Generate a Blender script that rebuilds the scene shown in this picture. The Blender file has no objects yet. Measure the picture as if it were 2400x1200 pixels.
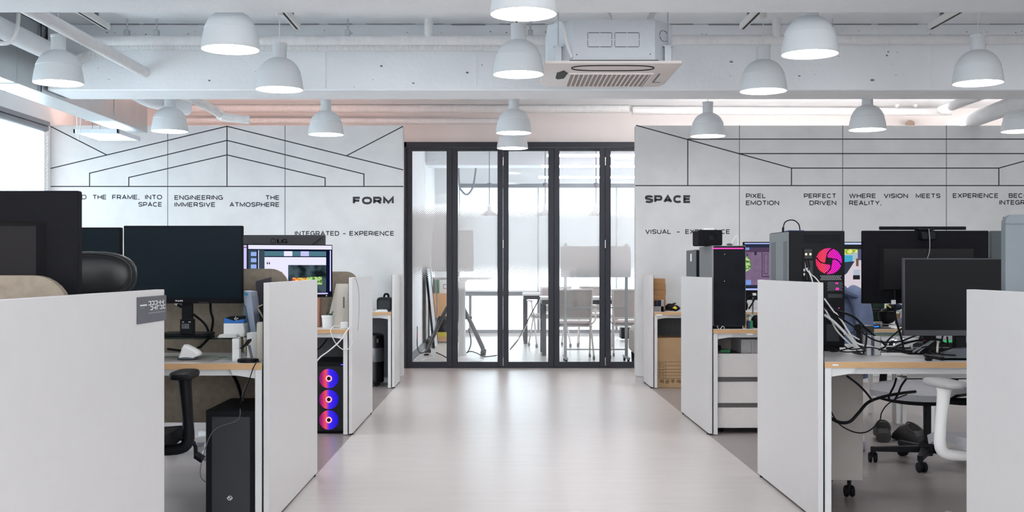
import bpy, math, random
from mathutils import Vector, Matrix
random.seed(7)
PI = math.pi
# ------------------------------------------------------------------ camera / world / light / exposure
F, VX, VY, CZ = 2700.0, 1178.0, 628.0, 1.126      # focal length in pixels of a 2400x1200 frame, vanishing point, eye height
sc = bpy.context.scene
col = sc.collection
cd = bpy.data.cameras.new('camera')
cam = bpy.data.objects.new('camera', cd)
col.objects.link(cam)
cam.location = (0, 0, CZ)
cam.rotation_euler = (PI / 2, 0, 0)
cd.sensor_fit = 'HORIZONTAL'
cd.sensor_width = 36.0
cd.lens = 36.0 * F / 2400.0
cd.shift_x = (1200 - VX) / 2400.0
cd.shift_y = (VY - 600) / 2400.0
cd.clip_start = 0.05
cd.clip_end = 200
sc.camera = cam
w = bpy.data.worlds.new('sky')
sc.world = w
w.use_nodes = True
bg = w.node_tree.nodes['Background']
bg.inputs[0].default_value = (0.93, 0.97, 1.0, 1)
bg.inputs[1].default_value = 6.0
sc.view_settings.view_transform = 'Standard'
sc.view_settings.look = 'None'
sc.view_settings.exposure = 0.2
sc.view_settings.gamma = 1.0
sc.view_settings.use_curve_mapping = False
sc.cycles.diffuse_bounces = 6
sc.cycles.transparent_max_bounces = 16


def area(name, loc, rot, sx, sy, power, rgb=(1, 1, 1)):
    l = bpy.data.lights.new(name, 'AREA')
    l.shape = 'RECTANGLE'
    l.size, l.size_y, l.energy, l.color = sx, sy, power, rgb
    o = bpy.data.objects.new(name, l)
    o.location, o.rotation_euler = loc, rot
    col.objects.link(o)
    return o


# added fill lamps behind the camera, one from the rear and one overhead
area('rear_fill_added', (0.8, -2.9, 1.7), (PI / 2, 0, 0), 9.0, 2.0, 34, (1.0, 0.95, 0.93))
area('overhead_fill_added', (0.8, -0.6, 2.85), (0, 0, 0), 8.0, 3.0, 10, (1.0, 0.97, 0.95))

# ------------------------------------------------------------------ helpers


def P(px, py, d):
    return Vector(((px - VX) * d / F, d, CZ - (py - VY) * d / F))


def X(px, d):
    return (px - VX) * d / F


def Z(py, d):
    return CZ - (py - VY) * d / F


def lin(c):
    c = c / 255.0
    return c / 12.92 if c <= 0.04045 else ((c + 0.055) / 1.055) ** 2.4


def rgb(c):
    return (lin(c[0]), lin(c[1]), lin(c[2]), 1)


MATS = {}


def mat(name, c, rough=0.5, metal=0.0, var=0.04, scale=18, bump=0.0, bscale=120, stretch=(1, 1, 1), spec=0.5, coat=0.0):
    if name in MATS:
        return MATS[name]
    m = bpy.data.materials.new(name)
    m.use_nodes = True
    nt = m.node_tree
    b = nt.nodes['Principled BSDF']
    tc = nt.nodes.new('ShaderNodeTexCoord')
    mp = nt.nodes.new('ShaderNodeMapping')
    mp.inputs['Scale'].default_value = stretch
    nt.links.new(tc.outputs['Object'], mp.inputs['Vector'])
    n = nt.nodes.new('ShaderNodeTexNoise')
    n.inputs['Scale'].default_value = scale
    n.inputs['Detail'].default_value = 5
    nt.links.new(mp.outputs[0], n.inputs['Vector'])
    mx = nt.nodes.new('ShaderNodeMix')
    mx.data_type = 'RGBA'
    r = rgb(c)
    mx.inputs[6].default_value = tuple(min(1, v * (1 - var * 2)) for v in r[:3]) + (1,)
    mx.inputs[7].default_value = tuple(min(1, v * (1 + var * 2)) for v in r[:3]) + (1,)
    nt.links.new(n.outputs['Fac'], mx.inputs[0])
    nt.links.new(mx.outputs[2], b.inputs['Base Color'])
    b.inputs['Roughness'].default_value = rough
    b.inputs['Metallic'].default_value = metal
    b.inputs['Specular IOR Level'].default_value = spec
    if coat:
        b.inputs['Coat Weight'].default_value = coat
    if bump:
        n2 = nt.nodes.new('ShaderNodeTexNoise')
        n2.inputs['Scale'].default_value = bscale
        n2.inputs['Detail'].default_value = 4
        nt.links.new(mp.outputs[0], n2.inputs['Vector'])
        bp = nt.nodes.new('ShaderNodeBump')
        bp.inputs['Strength'].default_value = bump
        bp.inputs['Distance'].default_value = 0.01
        nt.links.new(n2.outputs['Fac'], bp.inputs['Height'])
        nt.links.new(bp.outputs[0], b.inputs['Normal'])
    MATS[name] = m
    return m


def emit(name, c, strength, var=0.0, c2=None, scale=40):
    if name in MATS:
        return MATS[name]
    m = bpy.data.materials.new(name)
    m.use_nodes = True
    nt = m.node_tree
    nt.nodes.remove(nt.nodes['Principled BSDF'])
    e = nt.nodes.new('ShaderNodeEmission')
    e.inputs[0].default_value = rgb(c)
    e.inputs[1].default_value = strength
    if c2:
        tc = nt.nodes.new('ShaderNodeTexCoord')
        n = nt.nodes.new('ShaderNodeTexNoise')
        n.inputs['Scale'].default_value = scale
        nt.links.new(tc.outputs['Object'], n.inputs['Vector'])
        cr = nt.nodes.new('ShaderNodeValToRGB')
        cr.color_ramp.elements[0].position = 0.42
        cr.color_ramp.elements[1].position = 0.58
        cr.color_ramp.elements[0].color = rgb(c)
        cr.color_ramp.elements[1].color = rgb(c2)
        nt.links.new(n.outputs['Fac'], cr.inputs[0])
        nt.links.new(cr.outputs[0], e.inputs[0])
    nt.links.new(e.outputs[0], nt.nodes['Material Output'].inputs[0])
    MATS[name] = m
    return m


class MB:
    """collects shapes and links them as one mesh object"""

    def __init__(self):
        self.v, self.f, self.m, self.mi = [], [], [], 0

    def add(self, vs, fs, M=None):
        b = len(self.v)
        for p in vs:
            p = Vector(p)
            self.v.append(M @ p if M else p)
        for f in fs:
            self.f.append([b + i for i in f])
            self.m.append(self.mi)
        return self

    def box(self, x0, x1, y0, y1, z0, z1, bev=0.0, M=None):
        if x0 > x1: x0, x1 = x1, x0
        if y0 > y1: y0, y1 = y1, y0
        if z0 > z1: z0, z1 = z1, z0
        b = min(bev, (x1 - x0) * .45, (y1 - y0) * .45, (z1 - z0) * .45)
        if b <= 0:
            vs = [(x, y, z) for z in (z0, z1) for y in (y0, y1) for x in (x0, x1)]
            return self.add(vs, [(0, 2, 3, 1), (4, 5, 7, 6), (0, 1, 5, 4), (2, 6, 7, 3), (0, 4, 6, 2), (1, 3, 7, 5)], M)
        # chamfered box
        vs, idx = [], {}
        for i, x in enumerate((x0, x1)):
            for j, y in enumerate((y0, y1)):
                for k, z in enumerate((z0, z1)):
                    sx, sy, sz = (b if i == 0 else -b), (b if j == 0 else -b), (b if k == 0 else -b)
                    idx[i, j, k, 0] = len(vs); vs.append((x, y + sy, z + sz))
                    idx[i, j, k, 1] = len(vs); vs.append((x + sx, y, z + sz))
                    idx[i, j, k, 2] = len(vs); vs.append((x + sx, y + sy, z))
        fs = []
        for i in (0, 1):
            q = [idx[i, 0, 0, 0], idx[i, 1, 0, 0], idx[i, 1, 1, 0], idx[i, 0, 1, 0]]
            fs.append(q if i else q[::-1])
            q = [idx[0, i, 0, 1], idx[1, i, 0, 1], idx[1, i, 1, 1], idx[0, i, 1, 1]]
            fs.append(q[::-1] if i else q)
            q = [idx[0, 0, i, 2], idx[1, 0, i, 2], idx[1, 1, i, 2], idx[0, 1, i, 2]]
            fs.append(q if i else q[::-1])
        for j in (0, 1):
            for k in (0, 1):
                q = [idx[0, j, k, 1], idx[1, j, k, 1], idx[1, j, k, 2], idx[0, j, k, 2]]
                fs.append(q if (j == 0) == (k == 1) else q[::-1])
        for i in (0, 1):
            for k in (0, 1):
                q = [idx[i, 0, k, 0], idx[i, 1, k, 0], idx[i, 1, k, 2], idx[i, 0, k, 2]]
                fs.append(q if (i == 1) == (k == 1) else q[::-1])
        for i in (0, 1):
            for j in (0, 1):
                q = [idx[i, j, 0, 0], idx[i, j, 1, 0], idx[i, j, 1, 1], idx[i, j, 0, 1]]
                fs.append(q if (i == 1) == (j == 0) else q[::-1])
        for i in (0, 1):
            for j in (0, 1):
                for k in (0, 1):
                    q = [idx[i, j, k, 0], idx[i, j, k, 1], idx[i, j, k, 2]]
                    fs.append(q if (i + j + k) % 2 == 1 else q[::-1])
        return self.add(vs, fs, M)

    def tube(self, pts, r, seg=8, smooth=0, cap=True, M=None, flat=1.0):
        pts = [Vector(p) for p in pts]
        rs = r if isinstance(r, (list, tuple)) else [r] * len(pts)
        if smooth and len(pts) > 2:
            q, qr = [], []
            n = len(pts)
            for i in range(n - 1):
                p0, p1, p2, p3 = pts[max(i - 1, 0)], pts[i], pts[i + 1], pts[min(i + 2, n - 1)]
                for s in range(smooth):
                    t = s / smooth
                    q.append(0.5 * ((2 * p1) + (p2 - p0) * t + (2 * p0 - 5 * p1 + 4 * p2 - p3) * t * t + (3 * p1 - p0 - 3 * p2 + p3) * t ** 3))
                    qr.append(rs[i] * (1 - t) + rs[i + 1] * t)
            q.append(pts[-1]); qr.append(rs[-1])
            pts, rs = q, qr
        vs, fs = [], []
        t0 = (pts[1] - pts[0]).normalized()
        u = t0.cross(Vector((0, 0, 1)))
        if u.length < 0.1:
            u = t0.cross(Vector((1, 0, 0)))
        u.normalize()
        n = len(pts)
        for i, p in enumerate(pts):
            t = (pts[min(i + 1, n - 1)] - pts[max(i - 1, 0)])
            if t.length < 1e-9:
                t = t0.copy()
            t.normalize()
            u = (u - t * u.dot(t))
            u.normalize()
            v = t.cross(u)
            for k in range(seg):
                a = 2 * PI * k / seg
                vs.append(p + (u * math.cos(a) + v * math.sin(a) * flat) * rs[i])
        for i in range(n - 1):
            for k in range(seg):
                a, b = i * seg + k, i * seg + (k + 1) % seg
                fs.append((a, b, b + seg, a + seg))
        if cap:
            fs.append(tuple(range(seg))[::-1])
            fs.append(tuple(range((n - 1) * seg, n * seg)))
        return self.add(vs, fs, M)

    def cyl(self, p0, p1, r, seg=16, r2=None, M=None):
        return self.tube([p0, p1], [r, r if r2 is None else r2], seg, M=M)

    def lathe(self, prof, c=(0, 0, 0), seg=32, M=None, axis='z', cap=True):
        vs, fs = [], []
        c = Vector(c)
        for (r, h) in prof:
            for k in range(seg):
                a = 2 * PI * k / seg
                q = (r * math.cos(a), r * math.sin(a), h)
                if axis == 'y':
                    q = (q[0], q[2], q[1])
                elif axis == 'x':
                    q = (q[2], q[0], q[1])
                vs.append(c + Vector(q))
        for i in range(len(prof) - 1):
            for k in range(seg):
                a, b = i * seg + k, i * seg + (k + 1) % seg
                f = (a, b, b + seg, a + seg)
                fs.append(f if axis != 'y' else f[::-1])
        if cap and prof[0][0] > 1e-6:
            fs.append(tuple(range(seg))[::-1])
        if cap and prof[-1][0] > 1e-6:
            fs.append(tuple(range((len(prof) - 1) * seg, len(prof) * seg)))
        return self.add(vs, fs, M)

    def ell(self, c, rx, ry, rz, seg=20, rings=10, M=None, e=1.0):
        vs, fs = [], []
        for i in range(rings + 1):
            t = -PI / 2 + PI * i / rings
            for k in range(seg):
                a = 2 * PI * k / seg
                def se(x): return math.copysign(abs(x) ** e, x)
                vs.append((c[0] + rx * se(math.cos(t)) * se(math.cos(a)), c[1] + ry * se(math.cos(t)) * se(math.sin(a)), c[2] + rz * se(math.sin(t))))
        for i in range(rings):
            for k in range(seg):
                a, b = i * seg + k, i * seg + (k + 1) % seg
                fs.append((a, b, b + seg, a + seg))
        return self.add(vs, fs, M)

    def prism(self, poly, a0, a1, plane='xz', M=None):
        """polygon in a plane, extruded along the third axis from a0 to a1"""
        n = len(poly)
        vs = []
        for a in (a0, a1):
            for (p, q) in poly:
                vs.append({'xz': (p, a, q), 'xy': (p, q, a), 'yz': (a, p, q)}[plane])
        ar = sum(poly[i][0] * poly[(i + 1) % n][1] - poly[(i + 1) % n][0] * poly[i][1] for i in range(n))
        flip = (ar < 0) ^ (a1 < a0) ^ (plane == 'xz')
        fs = [tuple(range(n))[::-1], tuple(range(n, 2 * n))]
        for i in range(n):
            j = (i + 1) % n
            fs.append((i, j, j + n, i + n))
        if flip:
            fs = [f[::-1] for f in fs]
        return self.add(vs, fs, M)

    def line(self, p, q, wd, y0, y1):
        """a straight band in the xz plane"""
        p, q = Vector(p), Vector(q)
        t = (q - p).normalized()
        nrm = Vector((-t.y, t.x)) * wd / 2
        e = t * wd / 2
        return self.prism([tuple(p - e + nrm), tuple(p - e - nrm), tuple(q + e - nrm), tuple(q + e + nrm)], y0, y1, 'xz')

    def build(self, name, mats, parent=None, off=None, smooth=True, ang=0.7):
        me = bpy.data.meshes.new(name)
        off = Vector(off) if off else Vector((0, 0, 0))
        me.from_pydata([tuple(p - off) for p in self.v], [], self.f)
        if not isinstance(mats, (list, tuple)):
            mats = [mats]
        for m in mats:
            me.materials.append(m)
        me.polygons.foreach_set('material_index', self.m)
        me.validate()
        me.update()
        if smooth:
            me.polygons.foreach_set('use_smooth', [True] * len(me.polygons))
            me.set_sharp_from_angle(angle=ang)
        o = bpy.data.objects.new(name, me)
        col.objects.link(o)
        if parent:
            o.parent = parent
        return o


def tag(o, label=None, cat=None, group=None, kind=None):
    if label: o['label'] = label
    if cat: o['category'] = cat
    if group: o['group'] = group
    if kind: o['kind'] = kind
    return o


class Thing:
    """an Empty at a thing's base; parts given in world coordinates unless local"""

    def __init__(self, name, label, cat, loc=(0, 0, 0), rz=0.0, group=None, kind=None, local=False):
        self.o = bpy.data.objects.new(name, None)
        self.o.empty_display_size = 0.05
        col.objects.link(self.o)
        self.loc = Vector(loc)
        self.o.location = loc
        self.o.rotation_euler = (0, 0, rz)
        self.local = local or rz != 0
        tag(self.o, label, cat, group, kind)

    def part(self, name, mb, m, parent=None, label=None, **k):
        o = mb.build(name, m, parent or self.o, None if self.local or parent else self.loc, **k)
        if label: o['label'] = label
        return o

    def sub(self, parent, name, mb, m, label=None, **k):
        o = mb.build(name, m, parent, None if self.local else self.loc, **k)
        if label: o['label'] = label
        return o


def single(name, mb, m, label, cat, group=None, kind=None, **k):
    """a thing that is one mesh, its origin at its own base"""
    xs = [p.x for p in mb.v]; ys = [p.y for p in mb.v]; zs = [p.z for p in mb.v]
    c = Vector(((min(xs) + max(xs)) / 2, (min(ys) + max(ys)) / 2, min(zs)))
    o = mb.build(name, m, None, c, **k)
    o.location = c
    return tag(o, label, cat, group, kind)


def struct(name, mb, m, label, cat, parent=None, **k):
    o = mb.build(name, m, parent, **k)
    if parent is None:
        tag(o, label, cat, None, 'structure')
    return o


def copy_tree(o, parent=None):
    c = o.copy()
    col.objects.link(c)
    c.parent = parent
    for ch in o.children:
        copy_tree(ch, c)
    return c




def text_geo(s, bold=0.0):
    """the outline of a piece of writing as vertices and faces, in the xy plane"""
    cu = bpy.data.curves.new('lettering', 'FONT')
    cu.body = s
    cu.size = 1.0
    cu.extrude = 0.0
    cu.resolution_u = 4
    o = bpy.data.objects.new('lettering', cu)
    col.objects.link(o)
    dg = bpy.context.evaluated_depsgraph_get()
    dg.update()
    me = bpy.data.meshes.new_from_object(o.evaluated_get(dg))
    vs = [v.co.copy() for v in me.vertices]
    fs = [tuple(p.vertices) for p in me.polygons]
    bpy.data.objects.remove(o)
    bpy.data.curves.remove(cu)
    bpy.data.meshes.remove(me)
    if bold > 0:                                            # heavier weight: the outline shifted to all sides
        v0, f0, n = vs, fs, len(vs)
        vs, fs = [], []
        for k in range(9):
            d = Vector((0, 0, 0)) if k == 8 else Vector((math.cos(k * PI / 4), .7 * math.sin(k * PI / 4), 0)) * bold
            fs += [tuple(i + len(vs) for i in f) for f in f0]
            vs += [v + d for v in v0]
    return vs, fs


def write(mb, s, x0, x1, z0, z1, y, bold=0.0, M=None, th=0.0008, face=-1):
    """lay a word into the box x0..x1, z0..z1 on a surface facing -y"""
    vs, fs = text_geo(s, bold)
    if not vs:
        return
    ax, bx = min(v.x for v in vs), max(v.x for v in vs)
    if any(ch in s for ch in ',Q'):
        v2, _ = text_geo(s.replace(',', ''), bold)
        ay, by = min(v.y for v in v2), max(v.y for v in v2)
    else:
        ay, by = min(v.y for v in vs), max(v.y for v in vs)
    if by - ay < 0.2 or s in '-':
        by, ay = 0.73, 0.0
    out = []
    for v in vs:
        out.append((x0 + (v.x - ax) / max(bx - ax, 1e-6) * (x1 - x0), y, z0 + (v.y - ay) / (by - ay) * (z1 - z0)))
    mb.add(out, fs, M)


def arc(cx, cy, rx, ry, a0, a1, n=10, e=.82):
    out = []
    for k in range(n + 1):
        a = math.radians(a0 + (a1 - a0) * k / n)
        c, s = math.cos(a), math.sin(a)
        out.append((cx + rx * math.copysign(abs(c) ** e, c), cy + ry * math.copysign(abs(s) ** e, s)))
    return out


# wide grotesque capitals as centre lines: (width, [strokes]) in a cap height of 1
GLYPH = {
    'A': (1.15, [[(0, 0), (.575, 1), (1.15, 0)], [(.22, .3), (.93, .3)]]),
    'B': (1.0, [[(0, 0), (0, 1), (.62, 1)] + arc(.62, .76, .30, .24, 90, -90) + [(0, .52)], [(.6, .52)] + arc(.64, .26, .34, .26, 90, -90) + [(0, 0)]]),
    'C': (1.15, [arc(.575, .5, .575, .5, 42, 318, 20)]),
    'D': (1.1, [[(0, 0), (0, 1), (.55, 1)] + arc(.55, .5, .55, .5, 90, -90, 14) + [(0, 0)]]),
    'E': (.95, [[(.95, 1), (0, 1), (0, 0), (.95, 0)], [(0, .51), (.88, .51)]]),
    'F': (.92, [[(.92, 1), (0, 1), (0, 0)], [(0, .48), (.84, .48)]]),
    'G': (1.2, [arc(.6, .5, .6, .5, 42, 300, 20) + [(1.16, .12), (1.16, .46), (.62, .46)]]),
    'H': (1.08, [[(0, 0), (0, 1)], [(1.08, 0), (1.08, 1)], [(0, .51), (1.08, .51)]]),
    'I': (.0, [[(0, 0), (0, 1)]]),
    'L': (.86, [[(0, 1), (0, 0), (.86, 0)]]),
    'M': (1.35, [[(0, 0), (0, 1), (.675, .12), (1.35, 1), (1.35, 0)]]),
    'N': (1.1, [[(0, 0), (0, 1), (1.1, 0), (1.1, 1)]]),
    'O': (1.25, [arc(.625, .5, .625, .5, 0, 360, 28)]),
    'P': (1.0, [[(0, 0), (0, 1), (.66, 1)] + arc(.66, .7, .34, .3, 90, -90) + [(0, .4)]]),
    'R': (1.05, [[(0, 0), (0, 1), (.66, 1)] + arc(.66, .71, .34, .29, 90, -90) + [(0, .42)], [(.56, .42), (1.05, 0)]]),
    'S': (1.05, [[(1.0, .78)] + arc(.525, .76, .5, .24, 20, 180, 8) + [(.06, .62), (.4, .53), (.75, .46)] + [(1.04, .36)] + arc(.525, .25, .525, .25, 0, -160, 8)]),
    'T': (1.05, [[(0, 1), (1.05, 1)], [(.525, 1), (.525, 0)]]),
    'V': (1.15, [[(0, 1), (.575, 0), (1.15, 1)]]),
    'W': (1.7, [[(0, 1), (.42, 0), (.85, 1), (1.28, 0), (1.7, 1)]]),
    'X': (1.1, [[(0, 0), (1.1, 1)], [(0, 1), (1.1, 0)]]),
    'Y': (1.12, [[(0, 1), (.56, .45), (1.12, 1)], [(.56, .45), (.56, 0)]]),
    ',': (.1, [[(.1, .06), (0, -.2)]]),
    '-': (.7, [[(0, .42), (.7, .42)]]),
    'U': (1.08, [[(0, 1), (0, .4)] + arc(.54, .36, .54, .36, 180, 360, 12) + [(1.08, 1)]]),
}


def stroke(mb, pts, w, y):
    """a flat band of width w along a polyline in the xz plane, mitred at its corners"""
    pts = [Vector(p) for p in pts]
    q = [pts[0]]
    for p in pts[1:]:
        if (p - q[-1]).length > 1e-5: q.append(p)
    pts = q
    n = len(pts)
    loop = (pts[0] - pts[-1]).length < 1e-4
    L_, R_ = [], []
    for i, p in enumerate(pts):
        a = pts[i] - pts[i - 1] if i > 0 else (pts[-1] - pts[-2] if loop else pts[1] - pts[0])
        c = pts[i + 1] - pts[i] if i < n - 1 else (pts[1] - pts[0] if loop else pts[-1] - pts[-2])
        a, c = a.normalized(), c.normalized()
        na, nc = Vector((-a.y, a.x)), Vector((-c.y, c.x))
        m = na + nc
        m = m.normalized() if m.length > .05 else na
        k = min(1.0 / max(m.dot(na), .35), 2.2)
        L_.append(p + m * w / 2 * k); R_.append(p - m * w / 2 * k)
    vs = [(p.x, y, p.y) for p in L_] + [(p.x, y, p.y) for p in R_]
    mb.add(vs, [(i, i + n, i + n + 1, i + 1) for i in range(n - 1)])


def caps(mb, word, x0, x1, z0, z1, y, wt):
    """a word in wide capitals; wt is the stroke weight as a share of the cap height"""
    h = z1 - z0
    gap = .26 + wt * .9
    tot = sum(GLYPH[ch][0] for ch in word) + gap * (len(word) - 1)
    sx = ((x1 - x0) - wt * h) / max(tot, .01)
    x = x0 + wt * h / 2
    zb, zh = z0 + wt * h / 2, h * (1 - wt)
    for ch in word:
        g, ss = GLYPH[ch]
        for st_ in ss:
            stroke(mb, [(x + px * sx, zb + pz * zh) for (px, pz) in st_], wt * h, y)
        x += (g + gap) * sx


# ------------------------------------------------------------------ materials
WHITE = mat('white_laminate', (216, 214, 214), 0.38, var=0.012, bump=0.03, bscale=300)
EDGE = mat('panel_edge_grey', (206, 204, 204), 0.5, var=0.02)
PAINT = mat('ceiling_white_paint', (242, 245, 248), 0.75, var=0.03, scale=3, bump=0.25, bscale=30)
PAINTW = mat('wall_white_paint', (236, 236, 236), 0.7, var=0.02, scale=4, bump=0.05)
PINK = mat('back_wall_blush_paint', (248, 242, 240), 0.75, var=0.03, scale=3, bump=0.1, bscale=40)
PIPE = mat('pipe_white_wrap', (236, 237, 238), 0.6, var=0.04, scale=9, bump=0.5, bscale=25, stretch=(3, 1, 1))
GALV = mat('galvanised_duct', (196, 200, 202), 0.32, 0.75, var=0.06, scale=5)
CONC = mat('concrete_panel', (209, 210, 211), 0.55, var=0.06, scale=5, bump=0.06, bscale=60)
INK = mat('dark_lettering', (38, 40, 48), 0.6, var=0.02)
WOOD = mat('oak_edge_band', (205, 165, 120), 0.5, var=0.12, scale=14, stretch=(1, 8, 30))
STEELW = mat('white_steel', (222, 222, 222), 0.45, var=0.01)
FELT = mat('taupe_felt', (140, 129, 115), 0.95, var=0.16, scale=40, bump=0.3, bscale=400)
FELTG = mat('grey_felt', (110, 110, 114), 0.95, var=0.1, scale=40, bump=0.3, bscale=400)
BLACK = mat('black_plastic', (20, 21, 25), 0.5, var=0.05, spec=0.15)
BLACKM = mat('black_matte_housing', (26, 26, 30), 0.7, var=0.06, scale=60, bump=0.1, bscale=500, spec=0.06)
SCREEN = mat('dark_screen', (16, 30, 37), 0.4, var=0.03, spec=0.08)
GREYD = mat('grey_graphite', (86, 92, 98), 0.5, var=0.04)
GREYM = mat('mid_grey_plastic', (135, 138, 142), 0.55, var=0.03)
LEATHER = mat('black_leather', (18, 21, 24), 0.36, var=0.05, bump=0.025, bscale=260, spec=0.4)
MESHF = mat('grey_mesh_fabric', (165, 165, 170), 0.8, var=0.08, scale=90, bump=0.3, bscale=500)
PLASW = mat('white_plastic', (232, 231, 230), 0.4, var=0.01)
CREAM = mat('cream_plastic', (226, 220, 206), 0.5, var=0.02)
CHROME = mat('chrome', (210, 212, 215), 0.15, 1.0, var=0.02)
CARD = mat('brown_cardboard', (170, 128, 88), 0.85, var=0.06, scale=12, stretch=(1, 1, 6))
CARD2 = mat('kraft_carton', (178, 148, 112), 0.85, var=0.05, scale=8)
DFRAME = mat('charcoal_door_frame', (44, 48, 58), 0.5, var=0.04, spec=0.4)
LAMPW = mat('white_silicone_shade', (212, 216, 219), 0.55, var=0.01)
BULB = emit('lamp_glow', (255, 250, 248), 31.0)
DENIM = mat('slate_blue_cloth', (112, 126, 158), 0.9, var=0.12, scale=25, bump=0.3, bscale=160)
DENIMD = mat('slate_blue_lining', (78, 90, 122), 0.9, var=0.1, scale=25)
DRAWER = mat('drawer_greige', (230, 226, 224), 0.5, var=0.02, bump=0.05, bscale=300)
DARKGAP = mat('drawer_shadow_gap', (104, 102, 102), 0.6, var=0.03)
CABTAUPE = mat('taupe_cabinet', (176, 168, 162), 0.55, var=0.03)
PAPER = mat('paper_white', (238, 238, 238), 0.8, var=0.02)
GREEN = mat('green_carton', (30, 128, 78), 0.5, var=0.04)
BLUE = mat('blue_card', (32, 110, 190), 0.5, var=0.04)
NAVY = mat('navy_cloth', (32, 38, 62), 0.9, var=0.08)
YELLOW = mat('yellow_plastic', (222, 205, 70), 0.5, var=0.04)
ORANGE = mat('orange_plastic', (235, 90, 50), 0.5, var=0.03)
SAGE = mat('frosted_plastic_sleeve', (188, 200, 222), 0.35, var=0.12, scale=14)
GLASSG = None


def floor_mat():
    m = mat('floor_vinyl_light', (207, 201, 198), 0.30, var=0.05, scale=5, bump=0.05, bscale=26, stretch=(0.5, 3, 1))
    return m


FLOOR = floor_mat()
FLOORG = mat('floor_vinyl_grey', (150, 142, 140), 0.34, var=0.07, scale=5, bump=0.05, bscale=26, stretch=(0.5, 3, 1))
FLOORM = mat('floor_meeting_room', (214, 208, 202), 0.3, var=0.05, scale=5, bump=0.03, bscale=26, stretch=(0.5, 3, 1))


def clear_glass(name, tint, gloss):
    m = bpy.data.materials.new(name)
    m.use_nodes = True
    nt = m.node_tree
    nt.nodes.remove(nt.nodes['Principled BSDF'])
    t = nt.nodes.new('ShaderNodeBsdfTransparent')
    t.inputs[0].default_value = tint
    g = nt.nodes.new('ShaderNodeBsdfGlossy')
    g.inputs['Roughness'].default_value = 0.03
    fr = nt.nodes.new('ShaderNodeFresnel')
    fr.inputs[0].default_value = 1.3 + gloss
    mx = nt.nodes.new('ShaderNodeMixShader')
    nt.links.new(fr.outputs[0], mx.inputs[0])
    nt.links.new(t.outputs[0], mx.inputs[1])
    nt.links.new(g.outputs[0], mx.inputs[2])
    nt.links.new(mx.outputs[0], nt.nodes['Material Output'].inputs[0])
    return m


GLASS = clear_glass('clear_door_glass', (0.97, 0.98, 0.98, 1), 0.15)
SHELFG = clear_glass('green_tinted_shelf_glass', (0.62, 0.80, 0.76, 1), 0.3)
SLEEVE = clear_glass('clear_acrylic', (0.9, 0.93, 0.96, 1), 0.3)


def film_mat():
    """white privacy film with a dotted fade at its upper and lower edge"""
    m = bpy.data.materials.new('dot_fade_privacy_film')
    m.use_nodes = True
    nt = m.node_tree
    nt.nodes.remove(nt.nodes['Principled BSDF'])
    N, L = nt.nodes.new, nt.links.new
    tc = N('ShaderNodeTexCoord')
    sx = N('ShaderNodeSeparateXYZ')
    L(tc.outputs['Object'], sx.inputs[0])

    def rng(a, b):
        n = N('ShaderNodeMapRange')
        n.inputs[1].default_value, n.inputs[2].default_value = a, b
        n.inputs[3].default_value, n.inputs[4].default_value = 0, 1
        L(sx.outputs[2], n.inputs[0])
        return n
    up, lo = rng(1.86, 1.66), rng(0.95, 1.2)
    mn = N('ShaderNodeMath'); mn.operation = 'MINIMUM'
    L(up.outputs[0], mn.inputs[0]); L(lo.outputs[0], mn.inputs[1])
    rot = N('ShaderNodeMapping')
    rot.inputs['Rotation'].default_value = (0, PI / 4, 0)
    rot.inputs['Scale'].default_value = (55, 1, 55)
    L(tc.outputs['Object'], rot.inputs[0])
    fr = N('ShaderNodeVectorMath'); fr.operation = 'FRACTION'
    L(rot.outputs[0], fr.inputs[0])
    sb = N('ShaderNodeVectorMath'); sb.operation = 'SUBTRACT'
    sb.inputs[1].default_value = (0.5, 0.5, 0.5)
    L(fr.outputs[0], sb.inputs[0])
    ml = N('ShaderNodeVectorMath'); ml.operation = 'MULTIPLY'
    ml.inputs[1].default_value = (1, 0, 1)
    L(sb.outputs[0], ml.inputs[0])
    ln = N('ShaderNodeVectorMath'); ln.operation = 'LENGTH'
    L(ml.outputs[0], ln.inputs[0])
    rad = N('ShaderNodeMath'); rad.operation = 'MULTIPLY'; rad.inputs[1].default_value = 0.78
    L(mn.outputs[0], rad.inputs[0])
    lt = N('ShaderNodeMath'); lt.operation = 'LESS_THAN'
    L(ln.outputs['Value'], lt.inputs[0]); L(rad.outputs[0], lt.inputs[1])
    al = N('ShaderNodeMath'); al.operation = 'MULTIPLY'; al.inputs[1].default_value = 0.88
    L(lt.outputs[0], al.inputs[0])
    t = N('ShaderNodeBsdfTransparent')
    d = N('ShaderNodeBsdfDiffuse'); d.inputs[0].default_value = (0.80, 0.79, 0.78, 1)
    tr = N('ShaderNodeBsdfTranslucent'); tr.inputs[0].default_value = (0.80, 0.79, 0.78, 1)
    mm = N('ShaderNodeMixShader'); mm.inputs[0].default_value = 0.5
    L(d.outputs[0], mm.inputs[1]); L(tr.outputs[0], mm.inputs[2])
    mx = N('ShaderNodeMixShader')
    L(al.outputs[0], mx.inputs[0]); L(t.outputs[0], mx.inputs[1]); L(mm.outputs[0], mx.inputs[2])
    L(mx.outputs[0], nt.nodes['Material Output'].inputs[0])
    return m


FILM = film_mat()


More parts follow.
